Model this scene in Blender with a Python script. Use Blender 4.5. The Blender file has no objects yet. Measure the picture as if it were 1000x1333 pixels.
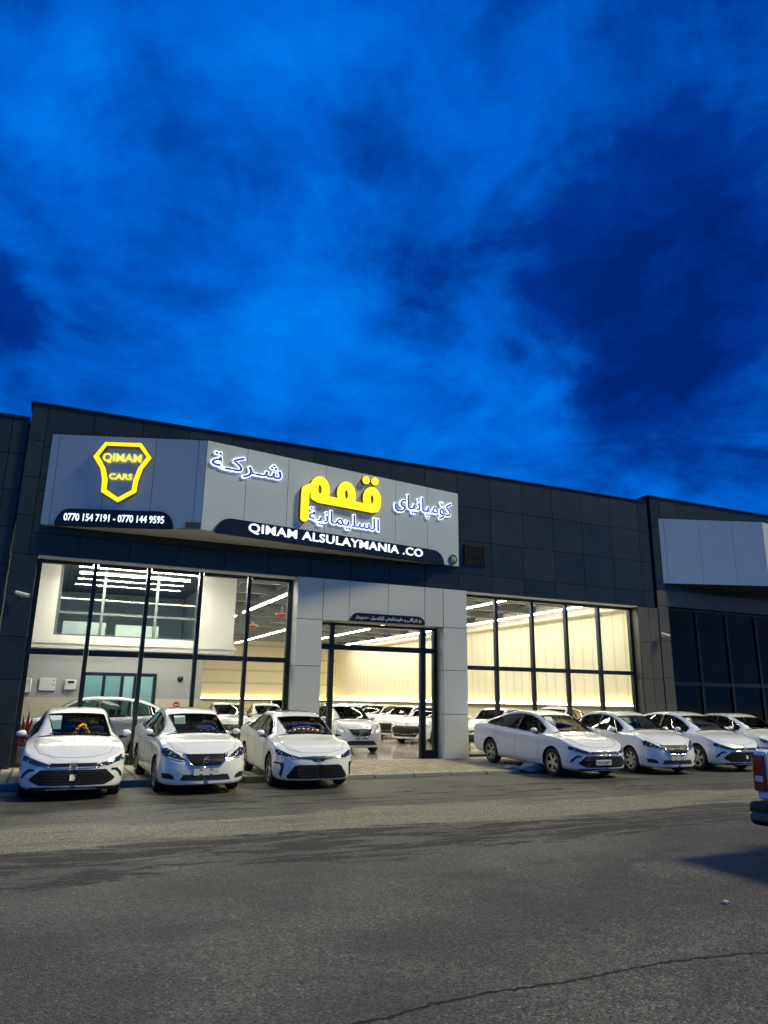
import bpy, bmesh, math, random
import numpy as np
from mathutils import Vector, Matrix
from mathutils.bvhtree import BVHTree
from mathutils.geometry import delaunay_2d_cdt

random.seed(7)
R = math.radians
scene = bpy.context.scene
COL = scene.collection

# ------------------------------------------------------------------ camera
def make_camera():
    f, pit, yaw, roll = 926.0, .2566, .4286, .0141
    fw = Vector((math.sin(yaw)*math.cos(pit), math.cos(yaw)*math.cos(pit), math.sin(pit)))
    r = Vector((math.cos(yaw), -math.sin(yaw), 0)); u = r.cross(fw)
    r2 = r*math.cos(roll)+u*math.sin(roll); u2 = -r*math.sin(roll)+u*math.cos(roll)
    cd = bpy.data.cameras.new('camera'); co = bpy.data.objects.new('camera', cd); COL.objects.link(co)
    cd.sensor_fit = 'VERTICAL'; cd.sensor_height = 24.0; cd.sensor_width = 18.0
    cd.lens = f/1333*24.0; cd.clip_end = 2000; cd.clip_start = .05
    m = Matrix((( r2.x, u2.x, -fw.x, 0), (r2.y, u2.y, -fw.y, -19.44), (r2.z, u2.z, -fw.z, 1.75), (0, 0, 0, 1)))
    co.matrix_world = m
    scene.camera = co
make_camera()

# ------------------------------------------------------------------ sky, light, exposure
SUN_EL, SUN_AZ = R(47), R(114)
def make_world():
    w = bpy.data.worlds.new("World"); scene.world = w; w.use_nodes = True
    nt = w.node_tree; N = nt.nodes; L = nt.links
    bg = N['Background']
    tc = N.new('ShaderNodeTexCoord')
    sep = N.new('ShaderNodeSeparateXYZ'); L.new(tc.outputs['Generated'], sep.inputs[0])
    def mth(op, a, b=None, c=None, clamp=False):
        n = N.new('ShaderNodeMath'); n.operation = op; n.use_clamp = clamp
        for i, v in enumerate((a, b, c)):
            if v is None: continue
            if isinstance(v, (int, float)): n.inputs[i].default_value = v
            else: L.new(v, n.inputs[i])
        return n.outputs[0]
    den = mth('ADD', mth('MAXIMUM', sep.outputs[2], 0.0), .28)
    px = mth('DIVIDE', sep.outputs[0], den); py = mth('DIVIDE', sep.outputs[1], den)
    cmb = N.new('ShaderNodeCombineXYZ'); L.new(px, cmb.inputs[0]); L.new(py, cmb.inputs[1])
    def noise(scale, detail, rough, dist=0.0, off=(0, 0, 0)):
        mp = N.new('ShaderNodeMapping'); mp.inputs['Location'].default_value = off
        L.new(cmb.outputs[0], mp.inputs[0])
        n = N.new('ShaderNodeTexNoise'); n.inputs['Scale'].default_value = scale; n.inputs['Detail'].default_value = detail
        n.inputs['Roughness'].default_value = rough; n.inputs['Distortion'].default_value = dist
        L.new(mp.outputs[0], n.inputs['Vector']); return n.outputs['Fac']
    n1 = noise(1.5, 8, .58, .6, (3.1, 1.7, 0)); n2 = noise(3.4, 9, .62, .5, (7.3, 2.2, 0)); n3 = noise(9.0, 8, .62, .8, (1.3, 5.2, 0))
    # warp the direction a little so that the cloud masses get ragged edges
    nc = N.new('ShaderNodeTexNoise'); nc.inputs['Scale'].default_value = 3.4; nc.inputs['Detail'].default_value = 7; nc.inputs['Roughness'].default_value = .6
    L.new(tc.outputs['Generated'], nc.inputs['Vector'])
    vs = N.new('ShaderNodeVectorMath'); vs.operation = 'SUBTRACT'; L.new(nc.outputs['Color'], vs.inputs[0]); vs.inputs[1].default_value = (.5, .5, .5)
    vm = N.new('ShaderNodeVectorMath'); vm.operation = 'SCALE'; L.new(vs.outputs[0], vm.inputs[0]); vm.inputs['Scale'].default_value = .38
    va = N.new('ShaderNodeVectorMath'); va.operation = 'ADD'; L.new(tc.outputs['Generated'], va.inputs[0]); L.new(vm.outputs[0], va.inputs[1])
    val = mth('ADD', mth('MULTIPLY', mth('SUBTRACT', n1, .5), .75), mth('MULTIPLY', mth('SUBTRACT', n2, .5), .95))
    val = mth('ADD', val, mth('MULTIPLY', mth('SUBTRACT', n3, .5), .34))
    val = mth('ADD', val, .475)
    # great dark and bright masses of cloud, as directions on the sky
    for d, rad, amt in (((.649, .587, .484), .20, -.27), ((.70, .56, .45), .16, -.10), ((.62, .50, .58), .20, -.12), ((.52, .46, .71), .2, -.06), ((.407, .751, .52), .08, -.20), ((.36, .77, .53), .05, -.10), ((-.073, .919, .388), .07, -.30),
                        ((.36, .70, .62), .12, -.18), ((.27, .69, .67), .12, -.06), ((.48, .62, .62), .10, -.05), ((.02, .84, .54), .16, -.08), ((.682, .65, .335), .10, -.16), ((.182, .82, .542), .16, .13), ((-.081, .739, .669), .09, .22),
                        ((.548, .71, .442), .12, .20), ((-.008, .931, .364), .2, .06), ((.333, .862, .381), .25, .13), ((.344, .558, .755), .22, .02),
                        ((.041, .774, .632), .14, -.10), ((.5, .55, .67), .12, .12), ((.42, .64, .65), .10, .16), ((.30, .78, .56), .08, .12), ((.60, .68, .42), .06, .18), ((.10, .80, .60), .1, -.1), ((.1, .88, .47), .2, .05)):
        dv = Vector(d).normalized()
        di = N.new('ShaderNodeVectorMath'); di.operation = 'DISTANCE'; L.new(va.outputs[0], di.inputs[0]); di.inputs[1].default_value = dv
        mr = N.new('ShaderNodeMapRange'); mr.interpolation_type = 'SMOOTHSTEP'
        mr.inputs['From Min'].default_value = rad*1.45; mr.inputs['From Max'].default_value = 0; mr.inputs['To Min'].default_value = 0; mr.inputs['To Max'].default_value = amt
        L.new(di.outputs['Value'], mr.inputs['Value'])
        val = mth('ADD', val, mr.outputs[0])
    rp = N.new('ShaderNodeValToRGB'); L.new(val, rp.inputs[0])
    e = rp.color_ramp.elements
    e[0].position = 0.0; e[0].color = (.0, .018, .17, 1)
    e[1].position = 1.0; e[1].color = (.0, .25, .96, 1)
    for p, c in ((.25, (.0, .038, .30, 1)), (.52, (.0, .116, .62, 1)), (.74, (.0, .180, .79, 1))):
        x = e.new(p); x.color = c
    # the afterglow lies ahead; overhead and behind the sky is already going dark
    dk = N.new('ShaderNodeMapRange'); dk.interpolation_type = 'SMOOTHSTEP'; L.new(sep.outputs[1], dk.inputs['Value'])
    for k, v in (('From Min', -.25), ('From Max', .55), ('To Min', .85), ('To Max', 1.0)): dk.inputs[k].default_value = v
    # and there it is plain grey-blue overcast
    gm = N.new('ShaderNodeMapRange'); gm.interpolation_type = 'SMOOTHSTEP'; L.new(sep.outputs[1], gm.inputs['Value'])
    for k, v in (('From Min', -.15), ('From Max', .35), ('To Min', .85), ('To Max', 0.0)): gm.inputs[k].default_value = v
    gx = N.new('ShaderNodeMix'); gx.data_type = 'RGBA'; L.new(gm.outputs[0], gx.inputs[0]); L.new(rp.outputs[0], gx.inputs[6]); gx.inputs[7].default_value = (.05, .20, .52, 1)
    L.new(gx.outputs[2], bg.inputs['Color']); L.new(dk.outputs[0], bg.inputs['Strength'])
make_world()
def make_sun():
    sd = bpy.data.lights.new('sun', 'SUN'); so = bpy.data.objects.new('sun', sd); COL.objects.link(so)
    sd.energy = 3.8; sd.angle = R(10); sd.color = (1.0, .87, .48)
    d = Vector((math.sin(SUN_AZ)*math.cos(SUN_EL), math.cos(SUN_AZ)*math.cos(SUN_EL), math.sin(SUN_EL)))
    so.rotation_euler = d.to_track_quat('Z', 'Y').to_euler()
make_sun()
vs_ = scene.view_settings
scene.display_settings.display_device = 'sRGB'
vs_.view_transform = 'Standard'; vs_.look = 'None'; vs_.exposure = 0.0; vs_.gamma = 1.0; vs_.use_curve_mapping = False
cy = scene.cycles
cy.max_bounces = 9; cy.diffuse_bounces = 4; cy.glossy_bounces = 4; cy.transmission_bounces = 6; cy.transparent_max_bounces = 32
cy.caustics_reflective = False; cy.caustics_refractive = False; cy.sample_clamp_indirect = 4.0
cy.use_denoising = True

# ------------------------------------------------------------------ materials
def new_mat(name):
    m = bpy.data.materials.new(name); m.use_nodes = True
    return m, m.node_tree, m.node_tree.nodes['Principled BSDF']
def setp(b, **k):
    for key, v in k.items():
        i = b.inputs[key.replace('_', ' ')]
        i.default_value = (*v, 1.0) if isinstance(v, tuple) and len(v) == 3 and i.type == 'RGBA' else v
def mat(name, col, rough=.5, metal=0.0, var=.12, nscale=3.0, bump=0.0, bscale=40.0, coat=0.0, spec=.5, rvar=.08):
    """a plain surface with uneven colour and gloss"""
    m, nt, b = new_mat(name); N, L = nt.nodes, nt.links
    setp(b, Roughness=rough, Metallic=metal); b.inputs['Coat Weight'].default_value = coat; b.inputs['Specular IOR Level'].default_value = spec
    b.inputs['Coat Roughness'].default_value = .04
    tc = N.new('ShaderNodeTexCoord')
    n = N.new('ShaderNodeTexNoise'); n.inputs['Scale'].default_value = nscale; n.inputs['Detail'].default_value = 6; n.inputs['Roughness'].default_value = .6
    L.new(tc.outputs['Object'], n.inputs['Vector'])
    mx = N.new('ShaderNodeMix'); mx.data_type = 'RGBA'
    mx.inputs[6].default_value = (*[c*(1-var) for c in col], 1); mx.inputs[7].default_value = (*[min(1, c*(1+var)) for c in col], 1)
    L.new(n.outputs['Fac'], mx.inputs[0]); L.new(mx.outputs[2], b.inputs['Base Color'])
    mr = N.new('ShaderNodeMapRange'); mr.inputs['To Min'].default_value = max(.02, rough-rvar); mr.inputs['To Max'].default_value = min(1, rough+rvar)
    L.new(n.outputs['Fac'], mr.inputs['Value']); L.new(mr.outputs[0], b.inputs['Roughness'])
    if bump:
        n2 = N.new('ShaderNodeTexNoise'); n2.inputs['Scale'].default_value = bscale; n2.inputs['Detail'].default_value = 4
        L.new(tc.outputs['Object'], n2.inputs['Vector'])
        bp = N.new('ShaderNodeBump'); bp.inputs['Strength'].default_value = bump; bp.inputs['Distance'].default_value = .01
        L.new(n2.outputs['Fac'], bp.inputs['Height']); L.new(bp.outputs[0], b.inputs['Normal'])
    return m
def emis(name, col, strength, rough=.4):
    m, nt, b = new_mat(name)
    setp(b, Base_Color=col, Roughness=rough); b.inputs['Emission Color'].default_value = (*col, 1); b.inputs['Emission Strength'].default_value = strength
    return m
def glass(name, tint, refl=1.0, ior=1.5, rough=.0):
    """thin pane: lets light straight through, mirrors by the angle"""
    m = bpy.data.materials.new(name); m.use_nodes = True
    nt = m.node_tree; N, L = nt.nodes, nt.links
    for n in list(N): N.remove(n)
    out = N.new('ShaderNodeOutputMaterial'); tr = N.new('ShaderNodeBsdfTransparent'); gl = N.new('ShaderNodeBsdfGlossy')
    tr.inputs[0].default_value = (*tint, 1); gl.inputs['Roughness'].default_value = rough; gl.inputs[0].default_value = (1, 1, 1, 1)
    fr = N.new('ShaderNodeFresnel'); fr.inputs[0].default_value = ior
    mu = N.new('ShaderNodeMath'); mu.operation = 'MULTIPLY'; mu.inputs[1].default_value = refl; mu.use_clamp = True
    L.new(fr.outputs[0], mu.inputs[0])
    mix = N.new('ShaderNodeMixShader'); L.new(mu.outputs[0], mix.inputs[0]); L.new(tr.outputs[0], mix.inputs[1]); L.new(gl.outputs[0], mix.inputs[2])
    L.new(mix.outputs[0], out.inputs[0])
    return m

M = {}
M['clad_dark'] = mat('dark cladding', (.017, .025, .030), .28, 0.0, .3, .8, spec=.42)
M['clad_dark2'] = mat('dark cladding worn', (.0195, .028, .033), .31, 0.0, .3, .8, spec=.42)
M['clad_dark3'] = mat('dark cladding deep', (.015, .022, .027), .27, 0.0, .3, .8, spec=.42)
DARK3 = [M['clad_dark'], M['clad_dark2'], M['clad_dark3']]
M['clad_seam'] = mat('seam', (.003, .004, .005), .9)
M['clad_tan_lit'] = mat('tan-lit cladding', (.10, .092, .075), .42, 0, .2, .8)  # dark cladding with the warm light falling on it put into its colour
M['clad_grey'] = mat('silver grey cladding', (.60, .61, .58), .36, .1, .06, .9)
M['clad_grey2'] = mat('silver grey cladding worn', (.56, .57, .54), .42, .1, .06, .9)
M['sign_grey'] = mat('sign board cladding', (.50, .56, .60), .36, .15, .10, .7)
M['sign_white'] = mat('pale sign cladding', (.56, .62, .66), .36, .15, .06, .7)
M['sign_black'] = mat('black sign plate', (.005, .007, .016), .25)
M['frame'] = mat('dark window frame', (.018, .023, .026), .35, .3)
M['pane'] = glass('shop window glass', (.93, .96, .93), 1.0, 1.45)
M['pane_dark'] = glass('tinted window glass', (.34, .38, .37), .3, 1.5)
M['office_pane'] = glass('office glass', (.66, .76, .72), 1.0, 1.5)
M['frosted'] = mat('frosted glass', (.55, .75, .75), .3)
M['plaster'] = mat('white plaster', (.74, .72, .66), .75, 0, .04, 2)
M['plaster_grey'] = mat('grey plaster', (.40, .40, .38), .75, 0, .06, 2)
M['marble'] = mat('cream marble', (.62, .55, .43), .3, 0, .12, 1.5)
M['rail'] = mat('dark rail', (.10, .09, .08), .5)
M['alu'] = mat('grey aluminium', (.13, .145, .145), .4, .3)
M['white_box'] = mat('white box enamel', (.72, .72, .68), .4)
M['purlin'] = mat('grey steel', (.20, .21, .20), .55, .2)
M['led'] = emis('led strip', (1.0, .94, .77), 60.0)
M['led_office'] = emis('office led strip', (1.0, .96, .82), 135.0)
M['cove'] = emis('cove strip', (1.0, .82, .34), 34.0)
M['room_light'] = emis('office lamp panel', (.85, 1.0, .97), 5.0)
M['office_fill'] = emis('hidden upper office fill', (.95, 1.0, .95), 22.0)
M['yellow_on'] = emis('lit yellow letters', (1.0, .70, .008), 1.3)
M['yellow_soft'] = emis('lit pale yellow letters', (1.0, .85, .12), .95)
M['yellow_side'] = mat('brown letter sides', (.16, .10, .01), .5)
M['white_on'] = emis('lit white letters', (.86, .93, 1.0), 1.35)
M['blue_letter'] = emis('blue letter faces', (.015, .03, .33), .5)
M['paint'] = mat('white car paint', (.77, .79, .82), .28, 0, .01, 1.0, coat=1.0, rvar=.03)
def interior_back(m):
    # the inner side of the body shell is trimmed in dark cloth
    nt = m.node_tree; N, L = nt.nodes, nt.links; b = N['Principled BSDF']; out = [n for n in N if n.type == 'OUTPUT_MATERIAL'][0]
    g = N.new('ShaderNodeNewGeometry'); d = N.new('ShaderNodeBsdfDiffuse'); d.inputs[0].default_value = (.035, .035, .035, 1)
    mx = N.new('ShaderNodeMixShader'); L.new(g.outputs['Backfacing'], mx.inputs[0]); L.new(b.outputs[0], mx.inputs[1]); L.new(d.outputs[0], mx.inputs[2]); L.new(mx.outputs[0], out.inputs[0])
interior_back(M['paint'])
M['car_glass'] = glass('windscreen glass', (.60, .70, .66), .45, 1.5)
M['car_glass_side'] = glass('side window glass', (.42, .48, .46), 1.0, 1.52)
M['trim'] = mat('black trim', (.008, .008, .009), .35)
M['plastic'] = mat('black plastic', (.014, .014, .015), .6)
M['seam'] = mat('shut line', (.10, .10, .105), .6)
M['tyre'] = mat('rubber tyre', (.016, .016, .017), .8, 0, .3, 20, .4, 60)
M['alloy'] = mat('silver alloy', (.55, .55, .56), .28, .8)
M['alloy_dark'] = mat('dark alloy', (.05, .05, .052), .3, .5)
M['chrome'] = mat('chrome', (.75, .76, .78), .12, 1.0)
M['cloth'] = mat('seat cloth', (.05, .05, .048), .85, 0, .2, 10)
M['cloth_pale'] = mat('pale seat cloth', (.20, .18, .14), .85, 0, .2, 10)
M['red_lens'] = mat('red lamp lens', (.32, .008, .012), .12, 0, .3, 12, coat=1.0)
M['clear_lens'] = mat('white lamp lens', (.75, .77, .80), .12, .3, .15, 25, coat=1.0)
M['paper'] = mat('paper sheet', (.62, .72, .74), .7, 0, .05, 4)
M['plate'] = mat('plate enamel', (.68, .68, .64), .45)
M['ink'] = mat('black ink', (.015, .015, .015), .5)
M['foil_blue'] = mat('blue foil', (.02, .06, .55), .18, .55)
M['foil_gold'] = mat('yellow foil', (.85, .42, .01), .22, .35)
M['kerb_blue'] = mat('blue kerb paint', (.05, .14, .22), .65, 0, .35, 6, .3, 60)
M['kerb_yellow'] = mat('yellow kerb paint', (.38, .27, .04), .65, 0, .35, 6, .3, 60)
M['kerb_plain'] = mat('concrete kerb', (.30, .28, .23), .8, 0, .25, 5, .3, 60)
M['stone'] = mat('broken concrete', (.36, .36, .36), .85, 0, .25, 9, .5, 40)
M['green'] = mat('green enamel', (.005, .075, .045), .35)
M['red_paint'] = mat('red paint', (.45, .02, .02), .4)
M['leaf_red'] = mat('red leaves', (.40, .015, .02), .5)
M['steel'] = mat('bumper steel', (.16, .16, .16), .25, .7)
M['white_cctv'] = mat('camera housing', (.65, .67, .70), .4)

def asphalt():
    m, nt, b = new_mat('asphalt'); N, L = nt.nodes, nt.links
    tc = N.new('ShaderNodeTexCoord')
    def noise(scale, sx=1, sy=1, detail=6, rough=.6, rot=0.0, dist=0.0):
        mp = N.new('ShaderNodeMapping'); mp.inputs['Scale'].default_value = (sx, sy, 1); mp.inputs['Rotation'].default_value = (0, 0, rot)
        L.new(tc.outputs['Object'], mp.inputs[0])
        n = N.new('ShaderNodeTexNoise'); n.inputs['Scale'].default_value = scale; n.inputs['Detail'].default_value = detail; n.inputs['Roughness'].default_value = rough; n.inputs['Distortion'].default_value = dist
        L.new(mp.outputs[0], n.inputs['Vector']); return n.outputs['Fac']
    def ramp(src, p0, p1, c0=0.0, c1=1.0):
        r = N.new('ShaderNodeMapRange'); r.interpolation_type = 'SMOOTHSTEP'; L.new(src, r.inputs['Value'])
        for k, v in (('From Min', p0), ('From Max', p1), ('To Min', c0), ('To Max', c1)): r.inputs[k].default_value = v
        return r.outputs[0]
    def mth(op, a, c, clamp=False):
        n = N.new('ShaderNodeMath'); n.operation = op; n.use_clamp = clamp
        for i, v in enumerate((a, c)):
            if isinstance(v, (int, float)): n.inputs[i].default_value = v
            else: L.new(v, n.inputs[i])
        return n.outputs[0]
    def mix(fac, a, c):
        n = N.new('ShaderNodeMix'); n.data_type = 'RGBA'; L.new(fac, n.inputs[0])
        for i, v in ((6, a), (7, c)):
            if isinstance(v, tuple): n.inputs[i].default_value = (*v, 1)
            else: L.new(v, n.inputs[i])
        return n.outputs[2]
    sep = N.new('ShaderNodeSeparateXYZ'); L.new(tc.outputs['Object'], sep.inputs[0])
    y = sep.outputs[1]
    big = noise(.55, 1, 1, 7, .65)
    base = mix(ramp(big, .3, .7), (.034, .033, .030), (.076, .072, .063))
    # dusty and damp streaks drawn along the road in front of the forecourt
    wob = noise(.5, .35, 1.0, 5, .6)
    yw = mth('ADD', y, mth('MULTIPLY', mth('SUBTRACT', wob, .5), 1.6))
    def band(a0, a1, b0, b1): return mth('MULTIPLY', ramp(yw, a0, a1), ramp(yw, b1, b0))
    s2 = noise(2.2, .27, 1.4, 10, .74, R(-3), .6); s3 = noise(1.7, .20, 1.4, 10, .72, R(-4), .3)
    v1 = mth('ADD', mth('MULTIPLY', band(-11.9, -11.0, -9.9, -9.2), .36), mth('MULTIPLY', mth('SUBTRACT', s2, .5), 2.6))
    v1 = mth('ADD', v1, mth('MULTIPLY', band(-8.0, -7.2, -5.6, -4.6), .22))
    damp = mth('MULTIPLY', ramp(v1, .30, .40), ramp(y, -13.2, -12.0))
    v2 = mth('ADD', mth('MULTIPLY', band(-10.2, -9.4, -8.3, -7.4), .62), mth('MULTIPLY', mth('SUBTRACT', s3, .5), 2.2))
    dusty = ramp(v2, .28, .60)
    c = mix(mth('MULTIPLY', dusty, .85), base, (.165, .152, .118))
    c = mix(mth('MULTIPLY', damp, .90), c, (.020, .020, .019))
    # oily blotches in the near ground
    blot = noise(1.1, .7, 1.2, 5, .65)
    bl = mth('MULTIPLY', ramp(blot, .50, .64), ramp(y, -10.5, -12.5))
    c = mix(mth('MULTIPLY', bl, .72), c, (.030, .029, .029))
    # aggregate
    ag = N.new('ShaderNodeTexVoronoi'); ag.inputs['Scale'].default_value = 62; L.new(tc.outputs['Object'], ag.inputs['Vector'])
    spk = N.new('ShaderNodeSeparateColor'); L.new(ag.outputs['Color'], spk.inputs[0])
    g = ramp(spk.outputs[0], 0, 1, .42, 1.65)
    hot = ramp(spk.outputs[1], .90, .97, 0, 1.5)
    g = mth('ADD', g, hot)
    fine = noise(140, 1, 1, 2)
    g = mth('MULTIPLY', g, ramp(fine, .3, .7, .7, 1.3))
    vm = N.new('ShaderNodeVectorMath'); vm.operation = 'SCALE'; L.new(c, vm.inputs[0]); L.new(g, vm.inputs['Scale'])
    L.new(vm.outputs[0], b.inputs['Base Color'])
    ro = mth('ADD', .60, mth('MULTIPLY', damp, .20)); L.new(ro, b.inputs['Roughness'])
    h = mth('ADD', mth('MULTIPLY', ag.outputs['Distance'], -.8), mth('MULTIPLY', fine, .4))
    bp = N.new('ShaderNodeBump'); bp.inputs['Strength'].default_value = .8; bp.inputs['Distance'].default_value = .010
    L.new(h, bp.inputs['Height']); L.new(bp.outputs[0], b.inputs['Normal'])
    b.inputs['Specular IOR Level'].default_value = .42
    return m
M['asphalt'] = asphalt()
M['crack'] = mat('crack', (.006, .006, .006), .95)
def brickmat(name, c1, c2, mort, scale, bw, bh, rough=.7, bump=.4, mortar=.02, rot=0.0, off=.5):
    m, nt, b = new_mat(name); N, L = nt.nodes, nt.links
    tc = N.new('ShaderNodeTexCoord'); mp = N.new('ShaderNodeMapping'); mp.inputs['Rotation'].default_value = (0, 0, rot)
    L.new(tc.outputs['Object'], mp.inputs[0])
    br = N.new('ShaderNodeTexBrick'); L.new(mp.outputs[0], br.inputs['Vector'])
    br.inputs['Color1'].default_value = (*c1, 1); br.inputs['Color2'].default_value = (*c2, 1); br.inputs['Mortar'].default_value = (*mort, 1)
    br.inputs['Scale'].default_value = scale; br.inputs['Brick Width'].default_value = bw; br.inputs['Row Height'].default_value = bh; br.inputs['Mortar Size'].default_value = mortar
    br.offset = off
    n = N.new('ShaderNodeTexNoise'); n.inputs['Scale'].default_value = 1.2; n.inputs['Detail'].default_value = 6; L.new(tc.outputs['Object'], n.inputs['Vector'])
    mr = N.new('ShaderNodeMapRange'); mr.inputs['To Min'].default_value = .6; mr.inputs['To Max'].default_value = 1.35; L.new(n.outputs['Fac'], mr.inputs['Value'])
    vm = N.new('ShaderNodeVectorMath'); vm.operation = 'SCALE'; L.new(br.outputs['Color'], vm.inputs[0]); L.new(mr.outputs[0], vm.inputs['Scale'])
    L.new(vm.outputs[0], b.inputs['Base Color']); b.inputs['Roughness'].default_value = rough
    bp = N.new('ShaderNodeBump'); bp.invert = True; bp.inputs['Strength'].default_value = bump; bp.inputs['Distance'].default_value = .01
    L.new(br.outputs['Fac'], bp.inputs['Height']); L.new(bp.outputs[0], b.inputs['Normal'])
    return m
M['paving'] = brickmat('block paving', (.27, .235, .185), (.42, .375, .30), (.06, .052, .042), 1.0, .24, .24, .75, .6, .028, 0.0, .0)
M['tiles'] = brickmat('floor tiles', (.50, .46, .38), (.54, .50, .42), (.30, .27, .22), 1.0, .8, .8, .10, .05, .006)
def ribbed(name, col, axis, period, depth, rough=.7, dark=.75):
    m, nt, b = new_mat(name); N, L = nt.nodes, nt.links
    tc = N.new('ShaderNodeTexCoord')
    w = N.new('ShaderNodeTexWave'); w.wave_type = 'BANDS'; w.bands_direction = axis; w.wave_profile = 'SIN'
    w.inputs['Scale'].default_value = 2*math.pi/20/period; w.inputs['Distortion'].default_value = 0
    L.new(tc.outputs['Object'], w.inputs['Vector'])
    rp = N.new('ShaderNodeMapRange'); rp.interpolation_type = 'SMOOTHSTEP'; rp.inputs['From Min'].default_value = 0; rp.inputs['From Max'].default_value = .14
    L.new(w.outputs['Fac'], rp.inputs['Value'])
    n = N.new('ShaderNodeTexNoise'); n.inputs['Scale'].default_value = .7; L.new(tc.outputs['Object'], n.inputs['Vector'])
    mx = N.new('ShaderNodeMix'); mx.data_type = 'RGBA'; mx.inputs[6].default_value = (*[c*dark for c in col], 1); mx.inputs[7].default_value = (*col, 1)
    L.new(rp.outputs[0], mx.inputs[0])
    m2 = N.new('ShaderNodeMapRange'); m2.inputs['To Min'].default_value = .92; m2.inputs['To Max'].default_value = 1.06; L.new(n.outputs['Fac'], m2.inputs['Value'])
    vm = N.new('ShaderNodeVectorMath'); vm.operation = 'SCALE'; L.new(mx.outputs[2], vm.inputs[0]); L.new(m2.outputs[0], vm.inputs['Scale'])
    L.new(vm.outputs[0], b.inputs['Base Color']); b.inputs['Roughness'].default_value = rough
    bp = N.new('ShaderNodeBump'); bp.inputs['Strength'].default_value = .5; bp.inputs['Distance'].default_value = depth
    L.new(rp.outputs[0], bp.inputs['Height']); L.new(bp.outputs[0], b.inputs['Normal'])
    return m
M['cream_panel'] = ribbed('cream wall panels', (.78, .73, .56), 'Y', .62, .015, .7, .86)
M['cream_panel_x'] = ribbed('cream back wall panels', (.76, .68, .48), 'Z', .9, .01)
M['deck'] = ribbed('corrugated roof deck', (.20, .20, .19), 'X', .28, .05, .5, .45)
def grille_mat():
    m, nt, b = new_mat('grille mesh'); N, L = nt.nodes, nt.links
    tc = N.new('ShaderNodeTexCoord'); mp = N.new('ShaderNodeMapping'); mp.inputs['Scale'].default_value = (1, 13, 22); L.new(tc.outputs['Object'], mp.inputs[0])
    ch = N.new('ShaderNodeTexBrick'); ch.offset = .5
    sw = N.new('ShaderNodeSeparateXYZ'); L.new(mp.outputs[0], sw.inputs[0]); cb = N.new('ShaderNodeCombineXYZ'); L.new(sw.outputs[1], cb.inputs[0]); L.new(sw.outputs[2], cb.inputs[1])
    L.new(cb.outputs[0], ch.inputs['Vector']); ch.inputs['Scale'].default_value = 1; ch.inputs['Brick Width'].default_value = 1; ch.inputs['Row Height'].default_value = 1; ch.inputs['Mortar Size'].default_value = .16
    ch.inputs['Color1'].default_value = (.006, .006, .007, 1); ch.inputs['Color2'].default_value = (.012, .012, .013, 1); ch.inputs['Mortar'].default_value = (.013, .013, .014, 1)
    L.new(ch.outputs['Color'], b.inputs['Base Color']); b.inputs['Roughness'].default_value = .40; b.inputs['Specular IOR Level'].default_value = .22
    bp = N.new('ShaderNodeBump'); bp.inputs['Strength'].default_value = .6; bp.inputs['Distance'].default_value = .012; L.new(ch.outputs['Fac'], bp.inputs['Height']); L.new(bp.outputs[0], b.inputs['Normal'])
    return m
M['grille'] = grille_mat()
def lamp_mat():
    m, nt, b = new_mat('headlamp housing'); N, L = nt.nodes, nt.links
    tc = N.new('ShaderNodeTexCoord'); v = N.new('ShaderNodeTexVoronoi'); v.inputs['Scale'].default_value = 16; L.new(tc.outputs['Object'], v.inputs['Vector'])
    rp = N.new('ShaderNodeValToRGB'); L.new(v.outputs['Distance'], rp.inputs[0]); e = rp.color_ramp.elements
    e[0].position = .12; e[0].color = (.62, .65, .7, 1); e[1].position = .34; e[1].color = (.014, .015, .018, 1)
    L.new(rp.outputs[0], b.inputs['Base Color']); b.inputs['Roughness'].default_value = .1; b.inputs['Metallic'].default_value = .1; b.inputs['Coat Weight'].default_value = 1
    return m
M['lamp'] = lamp_mat()

# ------------------------------------------------------------------ helpers
def link(o, parent=None, matrix=None):
    COL.objects.link(o)
    if parent is not None: o.parent = parent
    if matrix is not None: o.matrix_local = matrix
    return o
def mesh_obj(name, bm, mats, parent=None, smooth=False, matrix=None, weld=False):
    if weld: bmesh.ops.remove_doubles(bm, verts=bm.verts, dist=1e-5)
    me = bpy.data.meshes.new(name); bm.to_mesh(me); bm.free()
    for m in (mats if isinstance(mats, (list, tuple)) else [mats]): me.materials.append(m)
    if smooth:
        me.polygons.foreach_set('use_smooth', [True]*len(me.polygons))
    return link(bpy.data.objects.new(name, me), parent, matrix)
def tag(o, label=None, cat=None, group=None, kind=None):
    if label: o['label'] = label
    if cat: o['category'] = cat
    if group: o['group'] = group
    if kind: o['kind'] = kind
    return o
def thing(name, label, cat, loc=(0, 0, 0), rz=0.0, group=None):
    o = bpy.data.objects.new(name, None); o.empty_display_size = .2; COL.objects.link(o)
    o.location = loc; o.rotation_euler = (0, 0, rz)
    return tag(o, label, cat, group)
def copy_tree(o, parent=None):
    c = o.copy(); COL.objects.link(c)
    if parent is not None: c.parent = parent
    for ch in list(o.children): copy_tree(ch, c)
    return c
def box(bm, x0, x1, y0, y1, z0, z1, mi=0, bev=0.0):
    v = [bm.verts.new(p) for p in ((x0, y0, z0), (x1, y0, z0), (x1, y1, z0), (x0, y1, z0), (x0, y0, z1), (x1, y0, z1), (x1, y1, z1), (x0, y1, z1))]
    fs = [bm.faces.new([v[i] for i in q]) for q in ((3, 2, 1, 0), (4, 5, 6, 7), (0, 1, 5, 4), (1, 2, 6, 5), (2, 3, 7, 6), (3, 0, 4, 7))]
    for f in fs: f.material_index = mi
    if bev:
        es = list({e for f in fs for e in f.edges})
        bmesh.ops.bevel(bm, geom=es, offset=bev, segments=2, affect='EDGES', profile=.5)
    return v
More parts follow.
